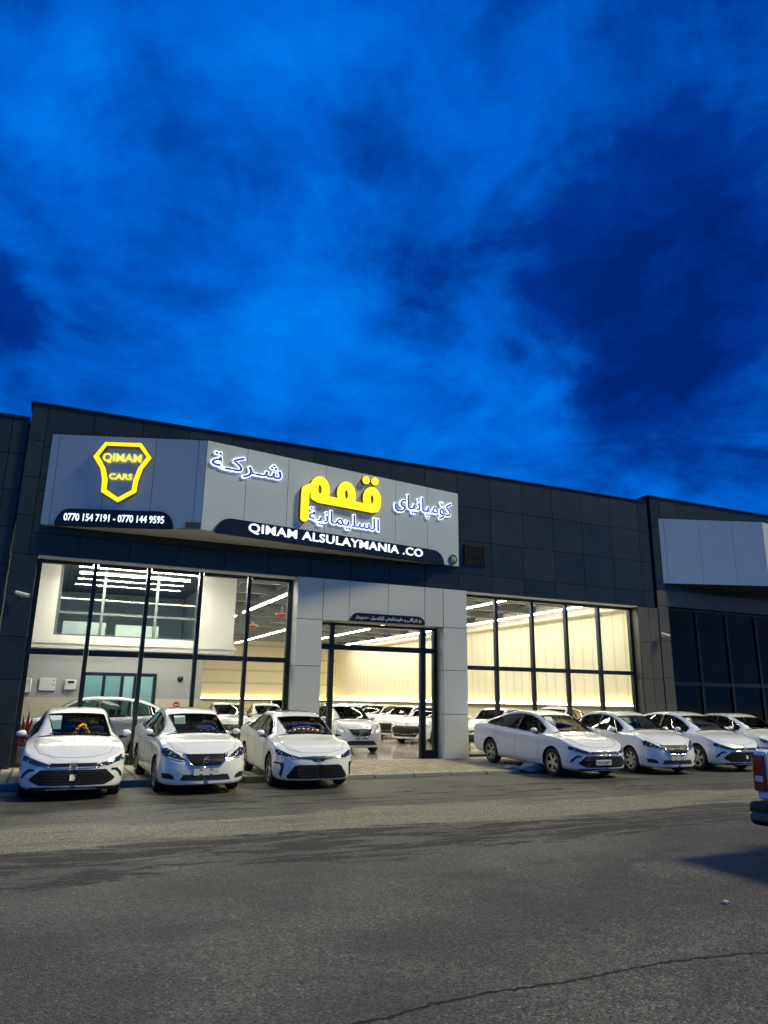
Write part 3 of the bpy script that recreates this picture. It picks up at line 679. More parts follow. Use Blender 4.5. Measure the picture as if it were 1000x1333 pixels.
# ------------------------------------------------------------------ the big sign
def build_sign():
    sg = thing('shop_sign', 'large grey prow-shaped shop sign with glowing yellow and white lettering over the windows', 'shop sign')
    A, B, Cc = (-.62, -.21), (3.08, -1.55), (11.4, -.25)
    mL, mR = prow(sg, A, B, Cc, 5.85, 8.22, [.2, 1.42, 2.63, 3.72], [1.13, 2.36, 3.55, 4.75, 5.97, 7.18], M['sign_grey'], M['plaster_grey'])
    # emblem: shield frame
    out = [(1.36, 8.04), (2.27, 8.05), (2.56, 7.66), (2.36, 7.34), (2.28, 7.02), (2.26, 6.73), (1.83, 6.45), (1.40, 6.71), (1.39, 7.02), (1.32, 7.32), (1.10, 7.64)]
    inn = [(1.43, 7.92), (2.20, 7.92), (2.40, 7.66), (2.22, 7.36), (2.14, 7.05), (2.13, 6.81), (1.83, 6.61), (1.54, 6.80), (1.54, 7.05), (1.46, 7.34), (1.27, 7.65)]
    def ring(bm, o, i, d0, d1):
        n = len(o); V = [[bm.verts.new((*p, d)) for p in pts] for pts, d in ((o, d0), (i, d0), (o, d1), (i, d1))]
        for k in range(n):
            q = (k+1) % n
            for a, b in ((0, 1), (2, 3), (0, 2), (1, 3)): bm.faces.new((V[a][k], V[a][q], V[b][q], V[b][k]))
        recalc(bm)
    bm = bmesh.new(); ring(bm, out, [((x-1.83)*1.06+1.83, (y-7.3)*1.05+7.3) for x, y in inn], .05, .07); em = mesh_obj('shield_emblem', bm, M['yellow_on'], sg, matrix=mL)
    bm = bmesh.new(); grow = lambda pts, k: [((x-1.83)*k+1.83, (y-7.3)*k+7.3) for x, y in pts]
    ring(bm, grow(out, 1.015), grow(inn, 1.03), .008, .048); mesh_obj('shield_side', bm, M['yellow_side'], em)
    text_obj('lettering', 'QIMAM', (1.33, 2.30, 7.50, 7.76), .02, M['yellow_soft'], em, Matrix.Identity(4), .02, z0=.02)
    text_obj('lettering', 'CARS', (1.54, 2.12, 7.06, 7.22), .02, M['yellow_soft'], em, Matrix.Identity(4), .025, z0=.02)
    # phone plate
    def arch(x0, x1, z0, z1, cut, n=7):
        p = [(x0, z0), (x1, z0)]
        for k in range(n+1):
            a = math.pi/2*k/n; p.append((x1-cut+cut*math.cos(a), z0+.02+(z1-z0-.02)*math.sin(a)))
        for k in range(n+1):
            a = math.pi/2*(1-k/n); p.append((x0+cut-cut*math.cos(a), z0+.02+(z1-z0-.02)*math.sin(a)))
        return p
    bm = bmesh.new(); prism(bm, arch(.36, 3.25, 5.80, 6.25, .34), .01, .06); recalc(bm); ph = mesh_obj('phone_plate', bm, M['sign_black'], sg, matrix=mL)
    text_obj('lettering', '0770 154 7191 - 0770 144 9595', (.57, 3.02, 5.935, 6.125), .015, M['white_on'], ph, Matrix.Identity(4), .010, z0=.062)
    bm = bmesh.new(); box(bm, 3.56, 3.93, 5.86, 6.0, .0, .06); mesh_obj('bracket', bm, M['rail'], sg, matrix=mL)
    # name plate
    bm = bmesh.new(); prism(bm, arch(.36, 7.78, 5.79, 6.22, .42), .01, .07); recalc(bm); npl = mesh_obj('name_plate', bm, M['sign_black'], sg, matrix=mR)
    text_obj('lettering', 'QIMAM ALSULAYMANIA .CO', (1.25, 6.93, 5.89, 6.17), .03, M['white_on'], npl, Matrix.Identity(4), .008, z0=.072, space=1.06)
    # arabic lettering with white halo rims and blue faces
    def neon(s, bx, off=.034):
        o = text_obj('arabic_lettering', shape_ar(s), bx, .03, M['white_on'], sg, mR, off, z0=.012)
        w = .028
        text_obj('letter_face', shape_ar(s), (bx[0]+w, bx[1]-w, bx[2]+w, bx[3]-w), .012, M['blue_letter'], o, Matrix.Identity(4), .004, z0=.044)
    neon('شـركـة', (.10, 2.16, 7.36, 7.98)); neon('السليمانية', (2.98, 5.38, 6.40, 6.93)); neon('كۆمپانیای', (5.88, 8.14, 7.17, 7.86))
    def loop(cx, cz, rx=.185, rz=.26, n=26): return [(cx+rx*math.cos(2*math.pi*k/n), cz+rz*math.sin(2*math.pi*k/n)) for k in range(n+1)]
    st = [loop(5.06, 7.45), loop(4.18, 7.45), loop(3.31, 7.45), [(5.24, 7.45), (5.24, 7.30), (5.19, 7.19), (5.06, 7.16), (4.2, 7.17), (3.3, 7.17), (3.15, 7.22)],
          [(3.12, 7.50), (2.98, 7.43), (2.87, 7.36), (2.855, 7.2), (2.855, 6.56)], [(4.84, 8.0)], [(5.15, 8.02)]]
    y = stroke_letters('arabic_lettering', st, .115, .05, M['yellow_on'], sg, mR, .07)
    stroke_letters('letter_side', st, .123, .06, M['yellow_side'], y, Matrix.Identity(4), .008)
    # green number disc
    bm = bmesh.new(); prism(bm, [(8.17+.15*math.cos(2*math.pi*k/28), 6.02+.155*math.sin(2*math.pi*k/28)) for k in range(28)], .01, .04); recalc(bm)
    d = mesh_obj('number_disc', bm, M['green'], sg, matrix=mR)
    text_obj('lettering', '79', (8.09, 8.25, 5.94, 6.10), .006, M['plate'], d, Matrix.Identity(4), .005, z0=.042)
    # small plate over the entrance
    e = thing('entrance_sign', 'small black arched plate with white Arabic lettering above the entrance', 'sign', (0, 0, 0))
    mt = face_matrix((7.7, -.365), (10.1, -.365))
    bm = bmesh.new(); prism(bm, arch(0, 2.4, 3.90, 4.14, .22), .004, .04); recalc(bm); pl = mesh_obj('plate', bm, M['sign_black'], e, matrix=mt)
    text_obj('lettering', shape_ar('بۆ بازرگانی و هاوردەکردنی ئۆتۆمبێل - سنوردار'), (.14, 2.28, 3.95, 4.085), .006, M['plate'], pl, Matrix.Identity(4), .02, z0=.042)
build_sign()

# ------------------------------------------------------------------ lamps and fittings inside
def build_lights():
    seg = [(7.45, 1.2, 11.5), (7.45, 13, 23), (11.4, 2, 12), (11.5, 14, 30), (15.0, 1.2, 5.6), (15.0, 7.2, 14.0), (15.2, 15.5, 30), (18.5, 1.4, 12.4), (18.5, 14, 30)]
    proto = None
    for i, (x, a, b) in enumerate(seg):
        names = ['nearest strip of light over the left side of the hall', 'second strip of light over the left side of the hall', 'near strip of light behind the left entrance pier', 'far strip of light behind the left entrance pier',
                 'short strip of light in the top left of the right window', 'strip of light seen through the glass above the doorway', 'distant strip of light low above the doorway opening', 'long strip of light crossing three panes of the right window', 'deep strip of light close to the side wall cornice']
        o = thing('strip_light', names[i]+', hanging from the roof', 'ceiling light', (x, a, 5.3), 0, 'LED strip lights along the hall')
        L = b-a
        bm = bmesh.new(); box(bm, -.07, .07, 0, L, .03, .08); mesh_obj('housing', bm, M['white_box'], o)
        bm = bmesh.new(); box(bm, -.05, .05, .01, L-.01, 0, .028); mesh_obj('diffuser', bm, M['led'], o)
        for t in (.1, .5, .9):
            bm = bmesh.new(); tube(bm, [(0, L*t, .08), (0, L*t, .6)], .006, 5); mesh_obj('hanger', bm, M['alu'], o)
    lab = ['brightest long strip of light at the top behind the upper left window', 'second bright strip of light just below the brightest one']
    for i, (y, x0, x1, mm) in enumerate(((2.2, .45, 3.85, 'led_office'), (3.45, .5, 3.75, 'led_office'))):
        o = thing('strip_light', lab[i], 'ceiling light', (x0, y, 5.25), 0, 'LED strip lights across the office')
        h = .06 if i < 2 else .022
        bm = bmesh.new(); box(bm, 0, x1-x0, -h, h, .03, .08); mesh_obj('housing', bm, M['white_box'], o)
        bm = bmesh.new(); box(bm, .01, x1-x0-.01, -h*.75, h*.75, 0, .028); mesh_obj('diffuser', bm, M[mm], o)
        for t in (.15, .85):
            bm = bmesh.new(); tube(bm, [((x1-x0)*t, 0, .08), ((x1-x0)*t, 0, .66)], .006, 5); mesh_obj('hanger', bm, M['alu'], o)
    for i, (x, y, l) in enumerate(((9.45, 12.4, 'larger red round fitting under the roof, the upper right of the two'), (9.65, 18.4, 'smaller red round fitting under the roof, the lower left of the two'))):
        o = thing('ceiling_fitting', l, 'ceiling fitting', (x, y, 5.42), 0, 'red round fittings under the roof')
        bm = bmesh.new(); lathe(bm, [(0.001, -.14), (.14, -.12), (.22, -.04), (.24, .02)], 20, 'Z'); mesh_obj('bowl', bm, M['red_paint'], o, True)
        bm = bmesh.new(); lathe(bm, [(.24, .02), (.31, .025), (.31, .05), (.1, .07), (.03, .5)], 20, 'Z'); mesh_obj('rim', bm, M['white_box'], o, True)
build_lights()
def build_fittings():
    y = 4.0
    o = thing('switch_cabinet', 'white flush electrical cabinet door on the grey wall, the middle of three boxes', 'cabinet', (0, y+.02, 2.03))
    bm = bmesh.new(); box(bm, -.20, .24, -.05, 0, -.19, .17, bev=.01); mesh_obj('door', bm, M['white_box'], o)
    bm = bmesh.new(); box(bm, .16, .20, -.06, -.05, .10, .12); box(bm, .15, .21, -.06, -.05, -.03, -.015); mesh_obj('latch', bm, M['ink'], o)
    o = thing('meter_box', 'small white wall box with a dark display beside the office door', 'meter box', (.63, y+.02, 2.02))
    bm = bmesh.new(); box(bm, -.15, .16, -.09, 0, -.14, .15, bev=.02); mesh_obj('case', bm, M['white_box'], o)
    bm = bmesh.new(); box(bm, -.07, .10, -.096, -.09, .04, .11); mesh_obj('display', bm, M['ink'], o)
    o = thing('fire_alarm_box', 'pale wall box with a red button at the far left of the window', 'alarm box', (-.50, y+.02, 2.0))
    bm = bmesh.new(); box(bm, -.10, .10, -.07, 0, -.22, .18, bev=.015); mesh_obj('case', bm, M['white_box'], o)
    bm = bmesh.new(); lathe(bm, [(.05, -.085), (.05, -.07)], 14, 'Y', center=(0, 0, .08)); mesh_obj('button', bm, M['red_paint'], o)
    o = thing('no_entry_sign', 'small round red no entry sign on the marble wall', 'sign', (3.72, y-.024, 1.47))
    bm = bmesh.new(); prism(bm, [(.10*math.cos(k*math.pi/12), .10*math.sin(k*math.pi/12)) for k in range(24)], .0, .02); recalc(bm)
    mt = Matrix.Rotation(R(90), 4, 'X'); mesh_obj('disc', bm, M['red_paint'], o, matrix=mt)
    bm = bmesh.new(); box(bm, -.06, .06, -.025, -.021, -.018, .018); mesh_obj('bar', bm, M['plate'], o)
    o = thing('wall_speaker', 'small round black device on the grey wall above the no entry sign', 'speaker', (3.78, y+.02, 2.26))
    bm = bmesh.new(); lathe(bm, [(.001, -.09), (.06, -.085), (.085, -.05), (.085, 0)], 18, 'Y'); mesh_obj('body', bm, M['plastic'], o, True)
    bm = bmesh.new(); lathe(bm, [(.001, -.11), (.03, -.1), (.03, -.085)], 12, 'Y'); mesh_obj('lens', bm, M['ink'], o, True)
    for x, z, s, l in ((-.80, 4.02, 1, 'white security camera on the dark wall left of the windows'), (19.78, 4.05, 1, 'white security camera on the tan-lit pilaster right of the windows')):
        o = thing('security_camera', l, 'security camera', (x, -.2, z))
        bm = bmesh.new(); tube(bm, [(0, 0, .0), (0, -.10, .0), (.04, -.15, .02)], .022, 8); mesh_obj('bracket', bm, M['white_cctv'], o)
        bm = bmesh.new(); tube(bm, [(-.14, -.12, .075), (-.12, -.13, .07), (.16, -.22, .0)], [.04, .05, .05], 10); mesh_obj('housing', bm, M['white_cctv'], o)
        bm = bmesh.new(); tube(bm, [(.16, -.22, 0), (.172, -.224, -.003)], .042, 10); mesh_obj('lens', bm, M['ink'], o)
    # red leafed plant inside the far left pane
    o = thing('red_plant', 'red leafed potted plant inside the far left corner of the window', 'plant', (-.35, .95, .08))
    bm = bmesh.new(); lathe(bm, [(.001, .0), (.16, .0), (.21, .4), (.17, .4), (.16, .36), (.001, .36)], 18, 'Z'); mesh_obj('pot', bm, M['white_box'], o)
    bm = bmesh.new()
    for k in range(46):
        a = random.uniform(0, 2*math.pi); el = random.uniform(.2, 1.4); L = random.uniform(.35, 1.05)
        d = Vector((math.cos(a)*math.cos(el), math.sin(a)*math.cos(el)*.7, math.sin(el))); p = Vector((0, 0, .42)); q = p+d*L*.6; r = p+d*L+Vector((0, 0, -.06))
        s = d.cross(Vector((0, 0, 1))).normalized()*.035
        v = [bm.verts.new(t) for t in (p, q-s, r, q+s)]; bm.faces.new(v)
    mesh_obj('leaves', bm, M['leaf_red'], o)
    # broken kerb lump and the pebble
    def rock(name, loc, size, m, label, cat, n=2):
        bm = bmesh.new(); bmesh.ops.create_icosphere(bm, subdivisions=n, radius=1)
        for v in bm.verts:
            k = 1+random.uniform(-.18, .18); v.co = Vector((v.co.x*size[0]*k, v.co.y*size[1]*k, max(v.co.z, -.55)*size[2]*k))
        o = mesh_obj(name, bm, m); o.location = loc; tag(o, label, cat); return o
    rock('kerb_lump', (11.45, -3.66, .09), (.42, .17, .14), M['stone'], 'broken grey kerb lump lying beside the front wheel of the white saloon', 'kerb stone')
    rock('kerb_lump', (10.95, -3.5, .10), (.22, .16, .07), M['kerb_plain'], 'smaller flat broken piece of kerb left of the grey lump', 'kerb stone')
    rock('pebble', (5.8, -14.29, .012), (.045, .03, .025), M['stone'], 'small pale pebble on the asphalt near the dark patch', 'stone', 1)
build_fittings()
# ------------------------------------------------------------------ cars
def pchip(tab, x):
    xs = np.array([t[0] for t in tab], float); ys = np.array([t[1] for t in tab], float)
    h = np.diff(xs); dl = np.diff(ys)/h; n = len(xs); d = np.zeros(n)
    for i in range(1, n-1):
        if dl[i-1]*dl[i] > 0:
            w1 = 2*h[i]+h[i-1]; w2 = h[i]+2*h[i-1]; d[i] = (w1+w2)/(w1/dl[i-1]+w2/dl[i])
    d[0] = dl[0]; d[-1] = dl[-1]
    x = np.clip(x, xs[0], xs[-1]); k = np.clip(np.searchsorted(xs, x)-1, 0, n-2); t = (x-xs[k])/h[k]
    return (2*t**3-3*t**2+1)*ys[k]+(t**3-2*t**2+t)*h[k]*d[k]+(-2*t**3+3*t**2)*ys[k+1]+(t**3-t**2)*h[k]*d[k+1]
def inside(poly, x, y):
    c = False; n = len(poly); j = n-1
    for i in range(n):
        xi, yi = poly[i]; xj, yj = poly[j]
        if (yi > y) != (yj > y) and x < (xj-xi)*(y-yi)/(yj-yi)+xi: c = not c
        j = i
    return c
def nearest_on(poly, x, y):
    best = None; bd = 1e9
    for (ax, ay), (bx, by) in zip(poly, poly[1:]+poly[:1]):
        dx, dy = bx-ax, by-ay; L = dx*dx+dy*dy
        t = 0 if L < 1e-12 else max(0, min(1, ((x-ax)*dx+(y-ay)*dy)/L)); px, py = ax+t*dx, ay+t*dy
        d = (px-x)**2+(py-y)**2
        if d < bd: bd = d; best = (px, py)
    return best, math.sqrt(bd)
def densify(poly, step=.03, closed=True):
    out = []; n = len(poly)
    for i in range(n if closed else n-1):
        a, b = poly[i], poly[(i+1) % n]; L = math.hypot(b[0]-a[0], b[1]-a[1]); k = max(1, int(L/step))
        for t in range(k): out.append((a[0]+(b[0]-a[0])*t/k, a[1]+(b[1]-a[1])*t/k))
    if not closed: out.append(poly[-1])
    return out
def roundpoly(poly, it=2):
    """corner cutting"""
    for _ in range(it):
        o = []; n = len(poly)
        for i in range(n):
            a, b = poly[i], poly[(i+1) % n]
            o.append((a[0]*.8+b[0]*.2, a[1]*.8+b[1]*.2)); o.append((a[0]*.2+b[0]*.8, a[1]*.2+b[1]*.8))
        poly = o
    return poly

class Car:
    """a saloon body lofted from its side and plan profiles; every fitting is projected on to that surface"""
    def __init__(s, spec):
        s.p = spec; s.W = spec['W']/2; s.build_shell()
    def endshape(s, x):
        p = s.p; f = 1.0
        dF = (x-(p['xF']-p['aF']))/p['aF']
        if dF > 0: f = min(f, max(0, 1-min(1, dF)**p['nF'])**(1/p['nF']))
        dR = ((p['xR']+p['aR'])-x)/p['aR']
        if dR > 0: f = min(f, max(0, 1-min(1, dR)**p['nR'])**(1/p['nR']))
        return f
    def section(s, x):
        p = s.p; e = s.endshape(x); w = s.W*(p.get('wtab') and float(pchip(p['wtab'], x)) or 1.0)*e
        zt = float(pchip(p['zt'], x)); zs = float(pchip(p['zs'], x)); zb = float(pchip(p['zb'], x)); wt = float(pchip(p['wt'], x))*e
        zs = min(zs, zt-.012); d = min(.065, .42*(zt-zs-.004)); hm = zs-zb
        pts = [(0, zb), (.86*w, zb), (.955*w, zb+.05), (.99*w, zb+.17), (1.0*w, zb+hm*.48), (.984*w, zb+hm*.70), (.992*w, zs-.085), (.962*w, zs-.012), (.925*w, zs+min(.018, .3*(zt-zs))), (max(wt, .0)+.012*e, zt-d), (wt*.90, zt-d*.36), (wt*.5, zt-.007), (0, zt)]
        cnt = [3, 3, 4, 6, 5, 4, 3, 3, 13, 4, 4, 5]
        P = [(-pts[1][0], pts[1][1])]+pts+[(-pts[-2][0], pts[-2][1])]
        out = []
        for i in range(len(pts)-1):
            p0, p1, p2, p3 = [np.array(P[i+k]) for k in range(4)]
            k = .5 if i not in (8,) else .0
            L = np.linalg.norm(p2-p1)
            m1 = (p2-p0); m2 = (p3-p1); m1 = m1/max(np.linalg.norm(m1), 1e-9)*L; m2 = m2/max(np.linalg.norm(m2), 1e-9)*L
            if i == 8: m1 = m2 = (p2-p1)
            for t in np.arange(cnt[i])/cnt[i]:
                out.append((2*t**3-3*t**2+1)*p1+(t**3-2*t**2+t)*m1+(-2*t**3+3*t**2)*p2+(t**3-t**2)*m2)
        out.append(np.array(pts[-1])); return out
    def build_shell(s):
        p = s.p; xF, xR = p['xF'], p['xR']
        near = [.0004, .002, .005, .010, .018, .028, .040, .055, .072, .092, .115, .14, .168, .198, .23, .262]
        xs = [xR+d for d in near]+list(np.linspace(xR+.295, xF-.295, 120))+[xF-d for d in near[::-1]]
        bm = bmesh.new(); rows = []
        for x in xs:
            sec = s.section(x); half = []
            for (y, z) in sec:
                wf = max(0, min(1, (x-(xF-.75))/.75))**1.6; wr = max(0, min(1, ((xR+.6)-x)/.6))**1.6
                xx = x+float(pchip(p['nose'], z))*wf+float(pchip(p['tail'], z))*wr
                half.append((xx, y, z))
            rows.append([bm.verts.new((a, -b, c)) for a, b, c in half[1:-1]][::-1] and None or half)
        V = []
        for half in rows:
            n = len(half); ring = [bm.verts.new(half[0])]+[bm.verts.new((a, b, c)) for a, b, c in half[1:-1]]+[bm.verts.new(half[-1])]+[bm.verts.new((a, -b, c)) for a, b, c in half[1:-1]][::-1]
            V.append(ring)
        for v in [v for v in bm.verts if not v.link_faces]: pass
        m = len(V[0])
        for A, B in zip(V, V[1:]):
            for k in range(m): bm.faces.new((A[k], B[k], B[(k+1) % m], A[(k+1) % m]))
        bm.faces.new(V[0]); bm.faces.new(V[-1][::-1])
        for v in [v for v in bm.verts if not v.link_faces]: bm.verts.remove(v)
        bmesh.ops.remove_doubles(bm, verts=bm.verts, dist=.0004)
        bmesh.ops.recalc_face_normals(bm, faces=bm.faces); bm.normal_update()
        s.bm = bm; s.bvh = BVHTree.FromBMesh(bm)
    AX = {'F': (0, 1, 2, Vector((-1, 0, 0)), 6), 'B': (0, 1, 2, Vector((1, 0, 0)), -6), 'L': (1, 0, 2, Vector((0, -1, 0)), 6), 'R': (1, 0, 2, Vector((0, 1, 0)), -6), 'T': (2, 0, 1, Vector((0, 0, -1)), 6)}
    def hit(s, ax, a, b, off=0.0):
        i, j, k, d, far = s.AX[ax]; o = Vector((0, 0, 0)); o[i] = far; o[j] = a; o[k] = b
        h = s.bvh.ray_cast(o, d)
        if h[0] is None: return None
        n = h[1] if h[1].dot(d) < 0 else -h[1]
        return h[0]+n*off
    def panel(s, bm, ax, poly, off=.004, res=.04, mi=0, depth=.0):
        poly = densify(poly, res); n = len(poly)
        xs = [q[0] for q in poly]; ys = [q[1] for q in poly]; extra = []
        x = min(xs)+res*.5
        while x < max(xs):
            y = min(ys)+res*.5
            while y < max(ys):
                if inside(poly, x, y) and nearest_on(poly, x, y)[1] > res*.45: extra.append((x, y))
                y += res
            x += res
        r = delaunay_2d_cdt([Vector(q) for q in poly+extra], [(i, (i+1) % n) for i in range(n)], [], 1, 1e-6)
        vs = []
        for q in r[0]:
            h = s.hit(ax, q[0], q[1], off); vs.append(bm.verts.new(h) if h is not None else None)
        fs = []
        for f in r[2]:
            v = [vs[i] for i in f]
            if None in v: continue
            try: fc = bm.faces.new(v)
            except ValueError: continue
            fc.material_index = mi; fs.append(fc)
        d = s.AX[ax][3]
        for f in fs:
            f.normal_update()
            if f.normal.dot(d) > 0: f.normal_flip()
        return fs
    def line(s, bm, ax, pts, rad=.006, off=0.0, mi=0, closed=False, seg=5, step=.05):
        q = [s.hit(ax, a, b, off) for a, b in densify(pts, step, closed)]
        q = [v for v in q if v is not None]
        if len(q) > 1: tube(bm, q, rad, seg, mi, closed)
    def cut(s, ax, poly, cond=lambda c: True, snap=.05):
        i, j, k, d, far = s.AX[ax]; bm = s.bm
        kill = [f for f in bm.faces if (lambda c: cond(c) and inside(poly, c[j], c[k]))(f.calc_center_median()) and f.normal.dot(d) < .25]
        ring = {v for f in kill for v in f.verts}
        bmesh.ops.delete(bm, geom=kill, context='FACES')
        for v in ring:
            if not v.is_valid or not v.link_faces: continue
            if any(e.is_boundary for e in v.link_edges):
                q, dist = nearest_on(poly, v.co[j], v.co[k])
                if dist < snap: v.co[j], v.co[k] = q[0], q[1]

def mir(poly): return [(-a, b) for a, b in poly]
def build_car(spec, label, group):
    c = Car(spec); p = spec; W = c.W; xF, xR = p['xF'], p['xR']; wb = p['wb']; r = p.get('wr', .318)
    root = thing('parked_car', label, 'car', group=group)
    zt = lambda x: float(pchip(p['zt'], x)); zs = lambda x: float(pchip(p['zs'], x))
    # --- openings
    dl0, dl1 = p['dlo']; top = p.get('dlo_top', .10)
    def dlo(a, b, n=14):
        lo = [(a+(b-a)*t/n, zs(a+(b-a)*t/n)+.035) for t in range(n+1)]
        hi = [(a+(b-a)*t/n, max(zs(a+(b-a)*t/n)+.04, zt(a+(b-a)*t/n)-top)) for t in range(n+1)]
        return lo+hi[::-1]
    bp = p.get('bpil', -.12); cp = p.get('cpil', -.98)
    sides = [('front_window', dlo(bp+.035, dl1)), ('rear_window', dlo(cp+.02, bp-.035))]
    if cp-dl0 > .12: sides.append(('quarter_window', dlo(dl0, cp-.02)))
    def screen(x0, x1, wa, wb_, n=12):
        """outline in y,z of the screen between the stations x0 (low) and x1 (high)"""
        z0, z1 = zt(x0)-.004, zt(x1)-.006; o = []
        for t in range(n+1): y = -wa+2*wa*t/n; o.append((y, z0-.030*(y/wa)**2))
        for t in range(1, n): s_ = t/n; o.append((wa+(wb_-wa)*s_, z0-.030+(z1-.022-z0+.030)*s_))
        for t in range(n+1): y = wb_-2*wb_*t/n; o.append((y, z1-.022*(y/wb_)**2))
        for t in range(1, n): s_ = t/n; o.append((-wb_+(wa-wb_)*s_, z1-.022+(z0-.030-z1+.022)*s_))
        return o
    wsc = screen(p['ws'][0], p['ws'][1], p['ws'][2], p['ws'][3]); rsc = screen(p['rw'][0], p['rw'][1], p['rw'][2], p['rw'][3])
    # fittings that need the uncut surface are collected first
    def add(name, mats, fn, parent=root, smooth=True, label=None):
        bm = bmesh.new(); fn(bm)
        if not bm.faces: bm.free(); return None
        o = mesh_obj(name, bm, mats, parent, smooth)
        if label: o['label'] = label
        return o
    gl = add('windscreen', M['car_glass'], lambda b: c.panel(b, 'F', wsc, -.004, .06))
    add('screen_surround', M['trim'], lambda b: c.line(b, 'F', wsc, .013, .0, closed=True), gl)
    add('wiper', M['trim'], lambda b: (c.line(b, 'F', [(p['ws'][2]*.9, wsc[0][1]+.03), (.05, wsc[6][1]+.02)], .009, .012), c.line(b, 'F', [(-.05, wsc[6][1]+.02), (-p['ws'][2]*.72, wsc[0][1]+.045)], .009, .012)), gl)
    gl = add('back_glass', M['car_glass_side'], lambda b: c.panel(b, 'B', rsc, -.004, .06))
    add('screen_surround', M['trim'], lambda b: c.line(b, 'B', rsc, .012, .0, closed=True), gl)
    for ax in 'LR':
        for nm, po in sides:
            g = add(nm, M['car_glass_side'], lambda b: c.panel(b, ax, po, -.005, .06))
            if g: add('window_seal', M['trim'], lambda b: c.line(b, ax, po, .010, .0, closed=True), g)
        add('pillar_trim', M['trim'], lambda b: c.panel(b, ax, [(bp-.04, zs(bp)+.03), (bp+.04, zs(bp)+.03), (bp+.04, zt(bp)-top), (bp-.04, zt(bp)-top)], .004, .05))
        if p.get('chrome_line'): add('window_bright_strip', M['chrome'], lambda b: c.line(b, ax, dlo(dl0, dl1), .008, .008, closed=True))
        # door shut lines and handles
        zsill = .30
        fr = dl1-.12; ra = -wb/2
        def seams(b):
            c.line(b, ax, [(fr, zs(fr)+.0), (fr+.03, .62), (fr-.01, zsill)], .005, -.001)
            c.line(b, ax, [(bp, zs(bp)+.02), (bp-.02, .6), (bp, zsill)], .005, -.001)
            c.line(b, ax, [(cp, zs(cp)+.02), (cp-.06, .78), (ra+.40, .52), (ra+.42, zsill)], .005, -.001)
            c.line(b, ax, [(fr, zsill), (bp, zsill), (ra+.42, zsill)], .005, -.001)
        add('door_seam', M['seam'], seams)
        for hx in (bp+.14, cp+.12):
            def handle(b):
                h = c.hit(ax, hx, zs(hx)-.115, .0)
                if h is None: return
                sy = 1 if ax == 'L' else -1
                box(b, h.x-.10, h.x+.10, min(h.y, h.y+sy*.028), max(h.y, h.y+sy*.028), h.z-.017, h.z+.017, bev=.008)
            add('door_handle', p.get('handle', M['paint']), handle)
        # sill and arch
        add('sill_trim', M['plastic'], lambda b: c.panel(b, ax, [(-wb/2+.37, .19), (wb/2-.37, .19), (wb/2-.37, .245), (-wb/2+.37, .245)], .006, .08))
        sy = 1 if ax == 'L' else -1
        # mirrors
        mx = dl1-.16; mz = zs(mx)+.10
        h = c.hit(ax, mx, zs(mx)+.02, 0)
        if h is not None:
            def mirror(b):
                bmesh.ops.create_uvsphere(b, u_segments=18, v_segments=12, radius=1)
                for v in b.verts:
                    q = v.co; fx = -.35 if q.x < -.35 else q.x
                    v.co = Vector((h.x+fx*.075, sy*(W+.075+q.y*sy*.098), mz+q.z*.060*(1-.12*q.y*sy)))
            mo = add('wing_mirror', M['paint'], mirror)
            add('mirror_stalk', M['plastic'], lambda b: tube(b, [(h.x, h.y-sy*.05, h.z-.02), (h.x-.005, sy*(W+.02), mz-.055), (h.x-.005, sy*(W+.09), mz-.06)], [.035, .03, .025], 8), mo)
            add('mirror_glass', M['chrome'], lambda b: b.faces.new([b.verts.new((h.x-.0275, sy*(W+.075)+math.cos(t*math.pi/8)*.078, mz+math.sin(t*math.pi/8)*.044)) for t in range(16)]), mo, False)
    # --- front and rear fittings, drawn on the nose as seen head-on
    for nm, mt, po, off, both in p['front']:
        polys = [po, mir(po)] if both else [po]
        for q in polys: add(nm, M[mt], lambda b: c.panel(b, 'F', q, off, .03), smooth=False)
    for nm, mt, pts, rad, both in p.get('front_lines', []):
        for q in ([pts, mir(pts)] if both else [pts]): add(nm, M[mt], lambda b: c.line(b, 'F', q, rad, rad*.3, step=.04))
    for nm, mt, po, off, both in p['rear']:
        for q in ([po, mir(po)] if both else [po]): add(nm, M[mt], lambda b: c.panel(b, 'B', q, off, .03), smooth=False)
    for nm, mt, po, off in p.get('roof', []): add(nm, M[mt], lambda b: c.panel(b, 'T', po, off, .06))
    bz = p.get('badge')
    if bz:
        h = c.hit('F', 0, bz[1], .012)
        def badge(b):
            k = bz[2]
            if bz[0] == 'ring':
                tube(b, [(h.x, math.cos(t*math.pi/10)*k, h.z+math.sin(t*math.pi/10)*k) for t in range(20)], k*.16, 6, closed=True); box(b, h.x-.004, h.x+k*.2, -k*1.2, k*1.2, h.z-k*.17, h.z+k*.17)
            elif bz[0] == 'ovals':
                for rx, rz, dz in ((1.25, .85, 0), (.36, .78, 0), (.8, .30, .35)): tube(b, [(h.x, math.cos(t*math.pi/10)*k*rx, h.z+dz*k+math.sin(t*math.pi/10)*k*rz) for t in range(20)], k*.11, 6, closed=True)
            else:
                box(b, h.x-.004, h.x+.008, -k*1.7, k*1.7, h.z-k*.35, h.z+k*.35)
        add('badge', M['chrome'], badge, smooth=False)
